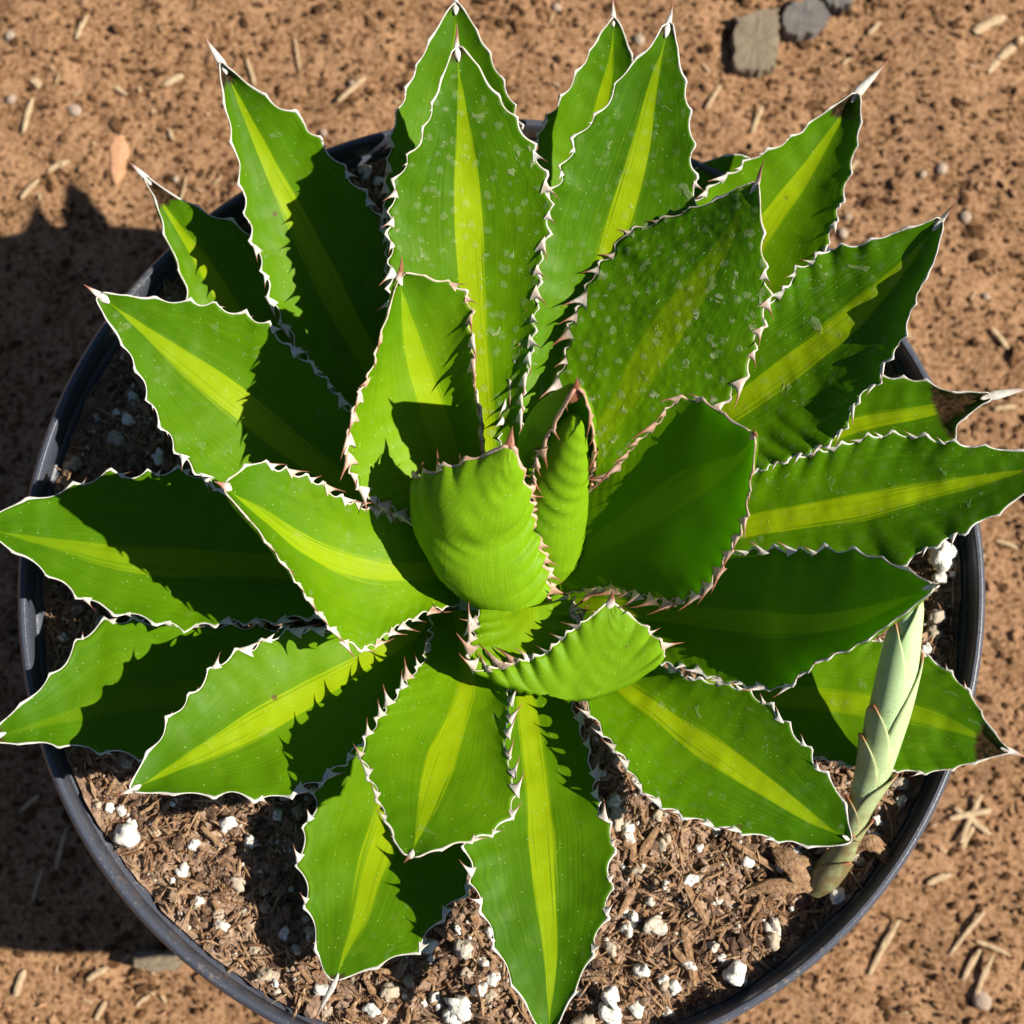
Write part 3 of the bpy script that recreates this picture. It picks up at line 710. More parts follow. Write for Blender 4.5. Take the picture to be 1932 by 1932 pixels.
for a in ((75, 1172, 27), (122, 1205, 11), (130, 855, 27), (222, 828, 17), (243, 795, 14), (300, 865, 15), (98, 900, 17), (128, 965, 6), (185, 788, 8), (1770, 1050, 30), (1800, 1100, 24), (1760, 1105, 12), (1822, 1133, 20), (1808, 1180, 24), (1765, 1165, 17), (1758, 1195, 16), (1790, 1225, 12), (1745, 1225, 12), (1760, 1255, 12),
          (1685, 1525, 34), (1690, 1480, 18), (1578, 1690, 17), (1615, 1620, 15), (1160, 1545, 22), (1186, 1568, 17), (1150, 1580, 13), (1183, 1752, 17), (1176, 1720, 12), (1235, 1745, 22), (1385, 1835, 26), (1455, 1745, 18), (1455, 1775, 17), (1345, 1785, 13), (1365, 1808, 12), (1290, 1770, 9), (1410, 1625, 13), (1320, 1600, 9),
          (1350, 1570, 12), (1150, 1200, 10), (240, 1575, 24), (208, 1525, 11), (185, 1520, 9), (196, 1585, 8), (225, 1830, 9), (250, 1845, 8), (285, 1705, 10), (292, 1740, 14), (240, 1715, 9), (253, 1705, 7), (505, 1838, 17), (325, 1760, 16), (420, 1745, 15), (413, 1725, 12), (330, 1720, 12), (345, 1770, 8), (350, 1805, 18), (375, 1700, 12),
          (430, 1555, 17), (405, 1545, 8), (500, 1680, 10), (548, 1675, 9), (325, 1660, 7), (410, 1665, 8), (345, 1640, 14), (450, 1665, 16), (802, 1785, 21), (735, 1870, 20), (868, 1895, 26), (855, 1915, 22), (930, 1845, 14), (1100, 1930, 26), (1150, 1910, 24), (1095, 1870, 14), (1150, 1880, 19), (875, 1790, 19), (880, 1835, 13), (770, 1850, 14), (700, 1905, 15),
          (820, 1880, 12), (640, 1925, 16), (500, 1905, 9), (690, 330, 16), (715, 345, 12), (480, 1790, 11), (520, 1855, 9), (545, 1880, 10), (560, 1790, 11), (470, 1690, 9), (130, 1440, 16), (100, 1455, 10), (160, 1490, 10), (1240, 1540, 12), (1250, 1590, 14), (1200, 1640, 12), (1225, 1700, 10), (1300, 1660, 14), (1255, 1670, 8), (1200, 1470, 10), (1180, 1430, 11), (1150, 1410, 10), (1120, 1380, 9), (1135, 1460, 12), (1350, 1700, 10), (1300, 1820, 12), (1250, 1850, 12), (1210, 1830, 14), (1200, 1900, 16), (1260, 1910, 12), (960, 1770, 14), (925, 1760, 13)):
    perl(*a)
REG = [((850, 1620), (1160, 1932)), ((1090, 1330), (1240, 1640)), ((1170, 1560), (1620, 1900)), ((140, 1480), (600, 1900)), ((560, 1800), (960, 1932)), ((70, 700), (330, 900)), ((40, 1080), (300, 1180)), ((1700, 1040), (1850, 1480)), ((1650, 650), (1780, 800)), ((640, 290), (740, 400)), ((90, 1400), (250, 1520)), ((1560, 1440), (1800, 1640)), ((1000, 240), (1060, 300)), ((400, 380), (470, 430))]
WGT = [4, 3, 6, 6, 4, 2, 2, 2, 1, 1, 1, 2, .3, .3]
def rpx():
    (a, b), (c, d) = random.choices(REG, WGT)[0]; return random.uniform(a, c), random.uniform(b, d)
for i in range(185):
    px, py = rpx(); rp_ = random.choice([4, 5, 6, 7, 9, 11, 13, 15]); perl(px, py, rp_, rp_ > 8)
for a, b, wp in (((435, 1775), (460, 1850), 24), ((455, 1850), (478, 1900), 20), ((400, 1790), (440, 1760), 16), ((395, 1700), (425, 1640), 13), ((1270, 1790), (1320, 1850), 20), ((1290, 1670), (1330, 1740), 15), ((1450, 1705), (1490, 1745), 12), ((1520, 1600), (1560, 1660), 14), ((1288, 1750), (1310, 1860), 18), ((1195, 1560), (1190, 1660), 13), ((1215, 1640), (1165, 1730), 14), ((1130, 1500), (1160, 1600), 16),
                 ((1205, 1620), (1240, 1560), 18), ((690, 1850), (720, 1900), 14), ((660, 1880), (650, 1930), 14), ((820, 1750), (860, 1780), 13), ((1380, 1590), (1460, 1640), 16), ((1000, 1930), (960, 1860), 9), ((560, 1820), (600, 1870), 10), ((290, 1560), (330, 1500), 10), ((250, 700), (290, 760), 12), ((165, 740), (230, 790), 11), ((380, 1560), (420, 1600), 11), ((1700, 1300), (1720, 1360), 12),
                 ((1770, 1010), (1800, 1030), 9), ((1440, 1690), (1410, 1740), 10), ((1485, 1690), (1460, 1640), 9), ((230, 1625), (265, 1680), 5), ((225, 1530), (215, 1600), 6), ((1640, 1580), (1680, 1600), 16), ((1660, 1560), (1690, 1620), 18)):
    yw, hl, mid = yaw_px(a, b, ZR-.0125)
    if math.hypot(mid[0], mid[1]) < RR-.016-hl*.3: stick(a, b, wp, CHIP, 'bark_chip', soil, ZR-.0125, .0022, .45)
for i in range(262):
    px, py = rpx(); a = random.uniform(0, 6.28); L_ = random.uniform(10, 38)
    A, B = (px, py), (px+math.cos(a)*L_, py+math.sin(a)*L_)
    yw, hl, mid = yaw_px(A, B, ZR-.0125)
    if math.hypot(mid[0], mid[1])+hl < RR-.0095: stick(A, B, random.uniform(5, 13), CHIP, 'bark_chip', soil, ZR-.0125, .002, .5)

# ------------------------------------------------------------------ agave
agave = empty('agave', (0.0, -0.005, ZR-.016), 'large spiny agave rosette with glossy green leaves striped yellow green and edged in white teeth', 'agave plant')
# crown under the leaf bases
cp = at(978, 1140, ZR)
pts = []
prof = [(0.002, .120), (.020, .128), (.024, .142), (.022, .158), (.016, .168), (.006, .174), (.0005, .175)]
k = 32; vs = [(cp[0]+r_*math.cos(6.2832*j/k)-0.0, cp[1]+r_*math.sin(6.2832*j/k)+.005, z_-.14) for r_, z_ in prof for j in range(k)]
fs = [(i*k+j, i*k+(j+1) % k, (i+1)*k+(j+1) % k, (i+1)*k+j) for i in range(len(prof)-1) for j in range(k)]
crown = mesh_obj('stem', vs, fs, MAT_OFF, agave, uv=[(0.5, .5)]*len(vs)); crown['old'] = 0.3

LEAVES = dict(
 L1=dict(L=[(820,820),(745,600),(728,430),(732,330),(738,250),(760,190),(800,100),(835,35),(856,4)], R=[(930,820),(985,600),(1003,430),(998,320),(978,225),(950,160),(910,80),(880,25),(864,2)], M=[(870,820),(868,600),(864,430),(862,330),(860,200),(859,80),(860,2)],
   z=[150,182,222], lift=[4,12,1], spine=(856,-28,224), dust=.1, teeth=(.3,.7), rust=.25, sp=8),
 L22=dict(L=[(480,800),(400,680),(362,590),(352,550),(338,500),(318,450),(302,405),(287,365),(272,335)], R=[(640,760),(560,600),(510,500),(460,432),(415,411),(370,391),(330,370),(297,350),(276,334)], M=[(560,780),(470,640),(420,560),(370,480),(330,420),(300,375),(274,335)],
   z=[146,160,175], lift=[3,4,1], spine=(238,300,178), dust=.1, teeth=(.3,.6), darktip=.13, amp=1.2, tl=3.0, srad=1.9, sp=12),
 L17=dict(L=[(720,1450),(560,1450),(400,1440),(270,1428),(200,1416),(100,1404),(40,1402),(-10,1399)], R=[(720,1220),(560,1190),(430,1180),(330,1178),(205,1172),(150,1210),(112,1262),(62,1310),(20,1348),(-12,1380)], M=[(720,1340),(560,1320),(400,1310),(250,1320),(100,1360),(-12,1392)],
   z=[146,158,172], lift=[3,5,1], spine=(-60,1405,175), pale=.3, dust=.1, amp=1.7, tl=3, stripe=.25, sp=12),
 L15=dict(L=[(860,1290),(900,1420),(905,1520),(895,1610),(888,1650),(868,1695),(838,1722),(790,1788),(740,1810),(680,1834),(640,1848)], R=[(700,1290),(640,1400),(605,1480),(590,1530),(567,1600),(570,1650),(584,1720),(597,1780),(610,1830),(628,1850)], M=[(790,1290),(760,1450),(730,1560),(700,1650),(675,1740),(650,1800),(633,1850)],
   z=[148,162,163], lift=[3,4,0], spine=(588,1935,150), dust=.15, pale=0.5, teeth=(.3,.8), amp=1.8, sp=13, stripe=.95, darktip=.03, srad=1.6),
 L12=dict(L=[(1340,1230),(1450,1200),(1560,1200),(1660,1210),(1740,1236),(1790,1268),(1832,1312),(1860,1365),(1888,1402),(1905,1415)], R=[(1340,1400),(1400,1420),(1480,1425),(1550,1430),(1620,1446),(1690,1452),(1760,1456),(1830,1440),(1880,1424),(1905,1419)], M=[(1330,1300),(1500,1315),(1620,1328),(1720,1345),(1800,1370),(1905,1417)],
   z=[148,163,182], lift=[3,5,1], spine=(1945,1432,182), dust=.25, teeth=(.4,.8), darktip=.12, rust=.3, amp=.8, tl=3, stripe=.6, dark=0.1, pleat=-0.4),
 L8a=dict(L=[(1330,840),(1450,760),(1560,710),(1660,712),(1700,713),(1750,720),(1790,738),(1830,740),(1866,744)], R=[(1350,960),(1500,930),(1640,880),(1740,850),(1797,832),(1808,800),(1828,780),(1850,762),(1868,752)], M=[(1340,900),(1480,850),(1620,800),(1720,782),(1800,765),(1867,748)],
   z=[150,170,190], lift=[3,6,2], spine=(1965,728,193), darktip=.2, dust=.2, teeth=(.3,.6), amp=.7, srad=2.6, rust=.15, dark=0.2),
 L6b=dict(L=[(1240,520),(1260,400),(1300,330),(1340,303),(1380,293),(1405,294)], R=[(1380,520),(1370,440),(1370,390),(1385,350),(1410,310),(1416,300)], M=[(1310,520),(1320,420),(1345,350),(1380,320),(1414,296)],
   z=[144,150,158], lift=[2,3,0], spine=None, dust=0, stripe=.2, sides=(1,1), tl=2, amp=.5),
 L3=dict(L=[(900,560),(960,450),(1000,360),(1010,300),(1022,245),(1048,200),(1072,165),(1108,110),(1135,60),(1153,32)], R=[(1060,640),(1120,520),(1165,400),(1190,300),(1200,220),(1198,150),(1190,105),(1180,70),(1168,40),(1160,30)], M=[(970,620),(1040,500),(1080,400),(1110,300),(1135,200),(1152,120),(1158,31)],
   z=[152,178,212], lift=[3,10,1], spine=(1155,-15,218), darktip=.035, teeth=(.3,.7), tl=3, rust=.2, srad=1.5),
 L21=dict(L=[(700,860),(640,760),(590,690),(545,625),(515,570),(500,520),(483,470),(470,430),(463,385),(452,330),(440,262),(430,205),(420,150),(412,118)], R=[(850,760),(800,640),(760,520),(725,430),(690,370),(660,335),(625,290),(586,250),(575,226),(530,203),(480,170),(440,138),(420,116)], M=[(780,820),(710,700),(650,600),(600,500),(560,420),(515,330),(475,240),(440,165),(416,116)],
   z=[156,180,210], lift=[3,7,2], spine=(379,60,216), darktip=.065, dust=.35, amp=1.6, sp=11.5, teeth=(.15,.62), srad=2.3),
 L6=dict(L=[(1200,620),(1240,500),(1290,410),(1340,355),(1385,325),(1415,300),(1452,283),(1502,258),(1560,215),(1600,186),(1612,176)], R=[(1400,700),(1470,640),(1530,540),(1562,450),(1580,395),(1600,340),(1612,290),(1620,240),(1622,205),(1620,178)], M=[(1300,680),(1370,540),(1430,450),(1480,380),(1530,310),(1575,240),(1617,177)],
   z=[152,178,205], lift=[3,9,3], spine=(1682,107,212), darktip=.10, dust=.1, teeth=(.2,.65), srad=2.6, pale=.25),
 L20=dict(L=[(800,1150),(700,1175),(620,1168),(560,1166),(480,1172),(400,1178),(345,1186),(270,1168),(190,1146),(130,1112),(60,1060),(0,1020),(-28,1002)], R=[(800,985),(700,960),(600,935),(500,915),(400,912),(345,888),(260,897),(200,893),(150,914),(100,932),(40,948),(0,966),(-28,992)], M=[(800,1070),(650,1072),(500,1068),(400,1063),(250,1055),(100,1025),(-29,998)],
   z=[162,172,186], lift=[4,7,1], spine=(-80,1000,190), amp=1.7, sp=12, teeth=(.15,.8), dust=.08, pale=.2, darktip=.01, stripe=0.55),
 L19=dict(L=[(800,1040),(700,1030),(600,1000),(500,960),(420,925),(372,893),(342,862),(316,822),(292,780),(272,725),(242,664),(205,605),(182,560)], R=[(860,930),(800,880),(720,820),(660,775),(610,712),(570,675),(535,648),(512,618),(480,600),(440,588),(400,574),(320,568),(250,560),(192,553)], M=[(830,990),(730,955),(640,905),(560,850),(480,785),(400,722),(300,645),(230,590),(186,556)],
   z=[168,190,212], lift=[4,7,1], spine=(157,536,216), darktip=.01, amp=1.4, sp=9, teeth=(.12,.62), dust=.3, tl=4.5, srad=2.4),
 L13=dict(L=[(1060,1150),(1080,1250),(1082,1330),(1098,1380),(1112,1430),(1122,1500),(1140,1545),(1156,1580),(1150,1640),(1150,1690),(1138,1735),(1105,1825),(1075,1880),(1050,1930),(1040,1960)], R=[(900,1150),(905,1280),(890,1400),(880,1500),(878,1590),(888,1640),(895,1680),(910,1720),(935,1785),(960,1840),(990,1890),(1015,1935),(1030,1962)], M=[(975,1150),(990,1290),(1003,1400),(1015,1500),(1022,1600),(1030,1700),(1038,1800),(1037,1900),(1035,1963)],
   z=[172,186,194], lift=[3,6,1], spine=(1036,2010,196), darktip=.0, dust=.1, amp=1.4, sp=10.5, teeth=(.15,.85), pale=0.1, stripe=1.0, dark=0.3),
 L16=dict(L=[(820,1200),(790,1290),(730,1360),(685,1395),(655,1432),(605,1470),(552,1495),(505,1508),(440,1500),(370,1500),(300,1494),(252,1494)], R=[(820,1140),(760,1160),(690,1185),(580,1192),(535,1196),(480,1222),(430,1240),(388,1278),(366,1310),(326,1345),(302,1392),(270,1440),(244,1488)], M=[(820,1165),(740,1220),(690,1247),(600,1300),(500,1357),(400,1412),(320,1453),(248,1491)],
   z=[172,192,206], lift=[3,7,1], spine=(218,1502,208), darktip=.012, dust=.15, amp=1.6, sp=10.5, teeth=(.12,.7), tl=4.6),
 L11=dict(L=[(1120,1130),(1180,1220),(1240,1252),(1300,1280),(1355,1290),(1400,1300),(1440,1325),(1462,1345),(1495,1382),(1520,1408),(1545,1450),(1572,1478),(1592,1520),(1602,1560),(1608,1582)], R=[(1060,1200),(1085,1290),(1120,1355),(1150,1400),(1182,1440),(1208,1485),(1250,1520),(1310,1545),(1380,1565),(1440,1578),(1520,1590),(1580,1592),(1605,1590)], M=[(1090,1190),(1170,1285),(1250,1345),(1330,1405),(1400,1455),(1460,1495),(1540,1550),(1606,1587)],
   z=[176,202,218], lift=[4,7,1], zr=[182,213,221], spine=(1622,1590,220), dust=.35, amp=1.5, sp=9, teeth=(.12,.85), pale=.1, darktip=.0, bumpy=.15, srad=1.2, dark=0.25),
 L8b=dict(L=[(1240,930),(1330,900),(1400,890),(1440,882),(1475,868),(1530,858),(1600,835),(1650,822),(1700,820),(1750,826),(1795,834),(1840,842),(1900,850),(1945,856),(1975,874)], R=[(1240,1100),(1350,1100),(1450,1100),(1560,1105),(1640,1098),(1700,1066),(1760,1032),(1805,1012),(1850,985),(1895,958),(1935,928),(1975,884)], M=[(1240,1010),(1380,998),(1450,985),(1550,968),(1650,950),(1750,926),(1850,905),(1976,879)],
   z=[165,195,225], lift=[4,8,1], spine=(2030,860,230), dust=.4, amp=1.6, sp=10, teeth=(.1,.8), pale=.0, bumpy=.2, pleat=-0.7, dark=0.4),
 L7=dict(L=[(1170,830),(1270,740),(1360,650),(1420,600),(1455,565),(1482,545),(1500,513),(1540,487),(1568,468),(1600,465),(1640,455),(1690,437),(1740,425),(1772,410)], R=[(1230,1000),(1340,930),(1440,885),(1520,856),(1575,832),(1602,795),(1622,748),(1658,722),(1668,692),(1697,655),(1720,600),(1740,540),(1763,475),(1778,425)], M=[(1190,920),(1290,840),(1400,760),(1480,700),(1560,640),(1640,570),(1710,495),(1776,414)],
   z=[180,215,258], lift=[4,9,2], spine=(1804,383,264), dust=.55, amp=1.6, sp=9, teeth=(.12,.7), pale=.0, bumpy=.3, pleat=-0.7, rust=.15, dark=0.6, stripe=0.85),
 L4=dict(L=[(930,900),(960,760),(985,660),(1005,600),(1015,500),(1022,440),(1030,375),(1053,345),(1062,312),(1078,285),(1085,258),(1108,236),(1140,205),(1165,160),(1190,125),(1225,90),(1252,45)], R=[(1090,860),(1150,760),(1220,640),(1270,520),(1300,430),(1312,375),(1308,325),(1306,285),(1307,255),(1299,212),(1296,175),(1284,125),(1274,70),(1270,40)], M=[(1010,880),(1045,760),(1085,650),(1125,550),(1158,450),(1182,370),(1205,290),(1222,210),(1240,130),(1264,42)],
   z=[182,210,250], lift=[3,6,1], spine=(1271,-2,256), dust=.6, amp=1.4, sp=9.5, teeth=(.12,.72), darktip=.035, pale=.1, bumpy=.2, dark=0.4),
 L2=dict(L=[(850,950),(790,800),(752,680),(738,560),(737,480),(732,440),(738,395),(747,345),(766,305),(790,270),(812,215),(833,155),(855,92)], R=[(1000,950),(985,820),(990,720),(1005,640),(1012,560),(1020,480),(1034,430),(1036,380),(1026,325),(1006,280),(984,243),(958,205),(930,172),(900,125),(868,85)], M=[(925,950),(915,800),(903,680),(892,560),(885,450),(880,370),(876,280),(870,190),(862,90)],
   z=[182,210,250], lift=[4,7,1], spine=(862,42,256), dust=.85, amp=1.5, sp=8.5, teeth=(.2,.75), darktip=.03, pale=.15, bumpy=.35, rust=0.28, tl=4.8, dark=0.2),
 L14=dict(L=[(910,1150),(905,1200),(940,1260),(958,1310),(960,1350),(952,1400),(962,1450),(970,1490),(964,1530),(942,1560),(905,1580),(860,1592),(815,1605),(785,1616)], R=[(812,1152),(815,1195),(800,1245),(772,1280),(742,1320),(722,1345),(700,1380),(682,1412),(695,1455),(712,1495),(735,1560),(752,1595),(765,1612)], M=[(862,1150),(880,1230),(880,1300),(860,1360),(838,1420),(818,1480),(800,1540),(775,1616)],
   z=[180,210,246], lift=[4,8,1], spine=(762,1628,252), dust=.15, amp=1.3, sp=7.5, teeth=(.12,.88), darktip=.0, pale=0.55, srad=1.6, tl=4.4, rust=0.3),
 L10=dict(L=[(1060,1080),(1180,1060),(1300,1050),(1400,1040),(1460,1036),(1520,1040),(1565,1036),(1620,1042),(1662,1056),(1700,1072),(1740,1095),(1758,1102)], R=[(1100,1200),(1180,1230),(1240,1250),(1300,1262),(1350,1280),(1400,1290),(1440,1296),(1475,1298),(1505,1278),(1540,1250),(1600,1222),(1655,1192),(1705,1158),(1745,1130),(1762,1110)], M=[(1080,1140),(1200,1152),(1300,1162),(1400,1172),(1500,1178),(1600,1168),(1700,1135),(1762,1106)],
   z=[185,222,288], lift=[4,13,2], spine=(1778,1100,296), dust=.12, amp=1.4, sp=8, teeth=(.3,.75), pale=0.35, stripe=0.85, darktip=.0, srad=1.6, rust=.2, dark=0.15, pleat=0.3, glow=0.5),
 L18=dict(L=[(865,1140),(805,1155),(745,1185),(692,1222),(655,1210),(628,1188),(590,1140),(560,1100),(530,1060),(492,1012),(462,970),(440,940),(425,925)], R=[(850,1000),(780,985),(730,972),(690,958),(640,938),(600,910),(560,895),(520,883),(492,872),(472,878),(445,902),(430,912)], M=[(860,1075),(760,1082),(700,1075),(620,1052),(560,1020),(500,975),(460,945),(426,918)],
   z=[188,218,258], lift=[4,8,2], spine=(404,908,262), dust=.25, amp=1.3, sp=7.5, teeth=(.1,.85), darktip=.0, bumpy=.3, rust=0.4, srad=2.4, tl=4.6, stripe=.9, pale=0.6),
 L5=dict(L=[(990,980),(1000,860),(1030,780),(1046,738),(1060,690),(1072,648),(1074,612),(1092,580),(1106,545),(1128,503),(1162,470),(1168,446),(1205,430),(1245,415),(1295,398),(1340,380),(1392,356),(1425,342)], R=[(1130,1030),(1220,930),(1290,850),(1335,790),(1362,763),(1392,728),(1415,692),(1422,655),(1440,605),(1450,560),(1444,520),(1440,480),(1438,430),(1434,385),(1432,350)], M=[(1050,1010),(1105,880),(1160,785),(1215,690),(1275,600),(1325,525),(1375,445),(1429,345)],
   z=[190,214,242], lift=[4,9,2], zl=[190,198,207,217,242], spine=(1444,298,247), dust=1.0, amp=1.5, sp=9, teeth=(.15,.8), darktip=.0, pale=.05, bumpy=1.0, rust=0.45, tl=5.2, srad=1.8, stripe=0.4, dark=0.35),
 L9=dict(L=[(1040,1000),(1090,945),(1130,912),(1165,882),(1178,862),(1205,830),(1240,800),(1268,760),(1305,752),(1342,766),(1372,786),(1400,802),(1418,812)], R=[(1060,1120),(1085,1116),(1140,1108),(1200,1120),(1250,1133),(1300,1128),(1326,1112),(1352,1080),(1382,1028),(1405,980),(1414,925),(1424,870),(1428,830)], M=[(1050,1070),(1120,1030),(1200,980),(1280,930),(1350,890),(1400,860),(1428,816)],
   z=[198,238,286], zl=[205,261,287], zr=[201,246,287], lift=[5,18,3], spine=(1424,806,292), dust=.05, amp=1.2, sp=7, teeth=(.1,.9), darktip=.0, pale=0.9, rust=.75, tl=5.2, srad=1.6, stripe=0.85, glow=0.66),
 L23=dict(L=[(860,1030),(775,978),(735,955),(698,935),(668,900),(657,850),(662,800),(680,740),(702,690),(715,640),(733,580),(745,540)], R=[(930,960),(912,900),(905,850),(903,800),(898,750),(894,700),(892,650),(886,612),(886,575),(862,541),(820,528),(780,518),(762,516)], M=[(895,980),(862,900),(835,820),(805,740),(780,660),(764,590),(752,522)],
   z=[193,218,250], lift=[4,13,2], spine=(758,480,258), dust=.1, amp=1.3, sp=6.8, teeth=(.05,.85), darktip=.0, pale=1.0, rust=0.55, tl=5.4, srad=2.2, stripe=.75, pleat=.2, glow=0.18),
 C4=dict(back=1, L=[(905,1150),(898,1180),(888,1215),(888,1250),(905,1266),(955,1254),(1008,1240),(1032,1228),(1058,1203),(1088,1180),(1120,1158),(1146,1138)], R=[(1085,1125),(1078,1150),(1092,1180),(1150,1225),(1210,1245),(1246,1240),(1256,1222),(1240,1205),(1225,1190),(1200,1170),(1175,1152),(1158,1138)], M=[(995,1148),(1000,1195),(1008,1262),(1050,1307),(1105,1300),(1135,1240),(1152,1136)],
   z=[206,207,207,204,207,215,222], lift=[5,8], zl=[207,210,212,213,216,219,222], zr=[207,208,209,209,214,218,222], sbase=.93, spine=(1157,1112,232), dust=.1, amp=1.1, sp=6.2, teeth=(.05,.88), darktip=.0, pale=0.75, rust=0.45, tl=6.0, srad=2.4, stripe=.3, pleat=1.0, ridge=1.0, glow=0.25),
 C3=dict(arcs=[(1030,1085,185,46),(1038,1040,200,56),(1044,970,218,57),(1053,900,233,50),(1069,850,247,36),(1079,808,260,22),(1085,780,270,4)], fan=(-85,178,178), spine=None, sides=(0,0), th=1.5, pale=0.9, stripe=.2, pleat=0.4, sp=7, rust=.8, amp=0, ridge=1.3, glow=0.12),
 C2=dict(arcs=[(1030,1080,190,50),(1040,1000,204,57),(1045,930,220,65),(1050,870,237,68),(1058,820,254,61),(1070,787,267,43),(1081,755,280,21),(1087,735,287,6)], fan=(113,130,125,122,120,110), spine=(1089,710,294), sbase=.88, teeth=(.25,.93), rust=1.0, tl=6.6, sp=8.5, th=2.0, pale=.4, stripe=.3, amp=.9, srad=4.6, pleat=0.6, darktip=.08, ridge=0.3, glow=0.3, mw=0.7),
 C1=dict(arcs=[(918,1058,1012,1158,190,58),(848,992,1034,1112,203,70),(800,942,1023,1048,215,74),(781,906,1005,972,227,70),(808,893,1000,935,240,68),(865,875,988,900,250,58),(920,858,978,872,258,52),(955,841,967,843,264,50)],
   spine=(967,804,268), sbase=.90, dust=.05, amp=1.2, sp=8.2, teeth=(.05,.86), darktip=.0, pale=0.9, rust=0.9, tl=6.2, srad=4.2, stripe=.3, pleat=1.1, ridge=0.9, glow=0.12, tbias=((-0.1, 1.2, 0.3), (1.6, -0.2, 0.5)), mw=0.75),
)
LBL = dict(L5='broad blistered leaf with water marks, pointing to the upper right', L9='short cupped leaf in shade, its margin pinkish brown', L23='pale short cupped leaf left of the centre bud', L10='wide dark leaf in its own shade', L18='short leaf with folded edge on the left', L2='upright dusty leaf marked with dried water', L12='low leaf with a dark dried tip', L8a='low leaf with a black dried tip and long white spine', L22='small narrow leaf with a brown tip', L15='low pale leaf with a frayed tip over the soil', C4='small curled leaf in front of the centre showing its back', C2='tall rolled leaf of the centre bud with a red brown tip', C1='half open centre leaf showing its pale back', C3='smooth unopened leaf in the heart of the bud')
for kk, d in LEAVES.items():
    build_leaf(agave, label=LBL.get(kk), **d)

# ------------------------------------------------------------------ offset shoot beside the agave
shoot = empty('agave_offset', (*at(1540, 1672, ZR-.018)[:2], ZR-.018), 'pale green offset shoot with overlapping red tipped scales, rising beside the pot rim', 'young shoot')
PATH = spline([(1535,1668,138,24),(1558,1650,146,26),(1584,1616,153,20),(1604,1576,160,17),(1620,1530,166,20),(1642,1470,174,27),(1660,1410,182,31),(1678,1340,190,34),(1693,1270,198,33),(1706,1200,206,28),(1718,1140,214,20),(1726,1100,221,4)], 90)
PC = np.array([at(a, b, zm(c)) for a, b, c, d in PATH]); PR = PATH[:, 3]/FPX*np.linalg.norm(PC-CAMP, axis=1)
PT = nrm(np.gradient(PC, axis=0)); PE = nrm(np.cross(PT, np.array([0, 0, 1.0]))); PN = np.cross(PE, PT)
sloc = np.array(shoot.location)
vs, fs = sweep(PC, PE, PN, PR*.9, PR*.9, 20)
o = mesh_obj('stem', vs-sloc, fs, MAT_OFF, shoot, uv=np.c_[np.tile(np.linspace(0, 1, 20), 90), np.repeat(np.linspace(0, 1, 90), 20)]); o['old'] = 0.0
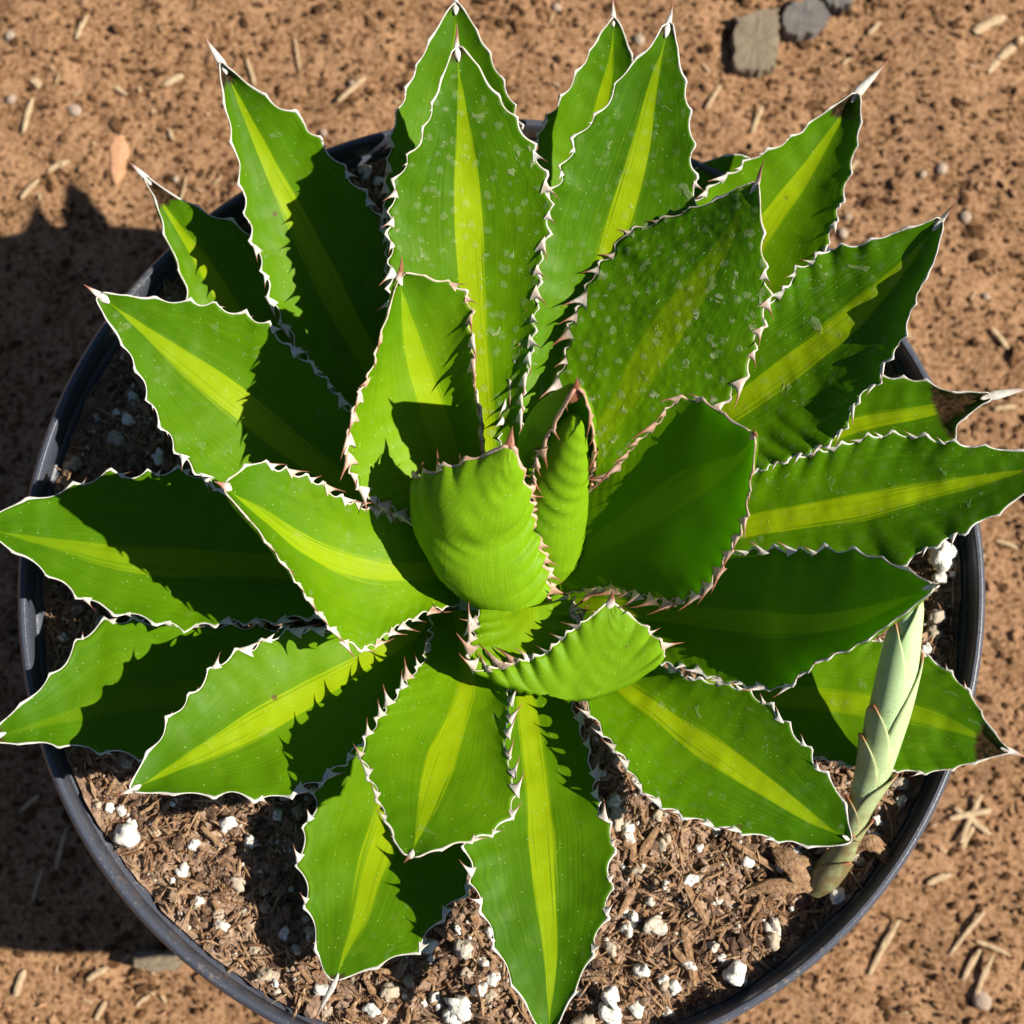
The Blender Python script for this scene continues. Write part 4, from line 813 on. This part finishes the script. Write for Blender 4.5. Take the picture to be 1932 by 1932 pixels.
def bract(s0, s1, ang, half, flare=0.2, old=0.0, off=1.0):
    # scale hugging the shoot from s0 to s1 (fractions); ang 0 = picture right, 90 = towards the camera
    nr, nc = 34, 15; i0, i1 = s0*89, s1*89; outer = []; red = []; uv = []
    for i in range(nr):
        t = i/(nr-1); ii = i0+(i1-i0)*t; c = np.array([np.interp(ii, range(90), PC[:, k]) for k in range(3)])
        j = int(min(89, round(ii))); r_ = np.interp(ii, range(90), PR)*(0.98+0.05*off+flare*t**3)+0.0004
        hw_ = math.radians(half)*(1-t**2.2)**0.8*(1 if t > .0 else 1)+0.01
        for k in range(nc):
            uu = -1+2*k/(nc-1); a = math.radians(ang)+uu*hw_
            outer.append(c+(PE[j]*math.cos(a)+PN[j]*math.sin(a))*r_)
            red.append(min(1, max(0, (t-.9)*9)+ (0.35*max(0, abs(uu)-.93)*14*random.uniform(.2, 1) if t > .4 else 0))); uv.append(((uu+1)/2, t))
    outer = np.array(outer); cen = np.repeat(np.array([[np.interp(i0+(i1-i0)*i/(nr-1), range(90), PC[:, k]) for k in range(3)] for i in range(nr)]), nc, 0)
    inner = outer-nrm(outer-cen)*0.0007
    m = nr*nc; fs = []
    for i in range(nr-1):
        for k in range(nc-1):
            a = i*nc+k; fs += [(a, a+1, a+nc+1, a+nc), (m+a, m+a+nc, m+a+nc+1, m+a+1)]
        a = i*nc; b = a+nc-1; fs += [(a, a+nc, m+a+nc, m+a), (b, m+b, m+b+nc, b+nc)]
    a = (nr-1)*nc
    for k in range(nc-1): fs += [(k, m+k, m+k+1, k+1), (a+k, a+k+1, m+a+k+1, m+a+k)]
    o = mesh_obj('scale', np.vstack([outer, inner])-sloc, fs, MAT_OFF, shoot, attrs={'red': red+red}, uv=uv+uv); o['old'] = float(old)
bract(.0, .14, 60, 110, .5, 1.0); bract(.03, .22, 100, 110, .45, .9); bract(.08, .26, 10, 110, .5, .9); bract(.13, .32, 160, 115, .5, .8); bract(.20, .42, 20, 110, .45, .6); bract(.28, .52, 165, 105, .35, .4)
bract(.33, .62, 150, 105, .15, .25, 1.5); bract(.38, .78, -5, 110, .25, .15, 1.5); bract(.48, .88, 150, 105, .12, 0, 1.0); bract(.55, .97, 40, 115, .1, 0, .8)
def dry_leaf(pts, wpx, parent):
    C = spline([at(a, b, zz) for a, b, zz in pts], 16); tg = nrm(np.gradient(C, axis=0)); e = nrm(np.cross(tg, np.array([0, 0, 1.]))); vs = []
    for i in range(16):
        t = i/15; wd = wpx/FPX*.45*(max(0, math.sin(math.pi*min(1, .3+t*.7)))**.6+.04)
        for k in range(7):
            uu = -1+k/3; vs.append(C[i]+e[i]*wd*uu*(1+.12*math.sin(i*1.3))+np.array([0, 0, .0012*(1-uu*uu)+.0009*math.sin(k*2.6+i*.2)+random.uniform(-.0003, .0003)]))
    vs = np.array(vs); vs = np.vstack([vs, vs-np.array([0, 0, .0006])]); m = 112; fs = []
    for i in range(15):
        for k in range(6):
            a = i*7+k; fs += [(a, a+1, a+8, a+7), (m+a, m+a+7, m+a+8, m+a+1)]
        a = i*7; fs += [(a, a+7, m+a+7, m+a), (a+6, m+a+6, m+a+13, a+13)]
    o = mesh_obj('dry_scale', vs-sloc, fs, MAT_BARK, parent)
    o['label'] = 'dry brown papery scale at the foot of the shoot'
dry_leaf([(1540, 1668, ZR-.010), (1510, 1640, ZR-.007), (1480, 1618, ZR-.008), (1455, 1600, ZR-.011)], 34, shoot)
dry_leaf([(1560, 1660, ZR-.010), (1500, 1668, ZR-.009), (1450, 1672, ZR-.010), (1405, 1678, ZR-.0125)], 22, shoot)
dry_leaf([(1600, 1600, ZR-.010), (1640, 1590, ZR-.006), (1665, 1605, ZR-.007), (1680, 1640, ZR-.011)], 20, shoot)
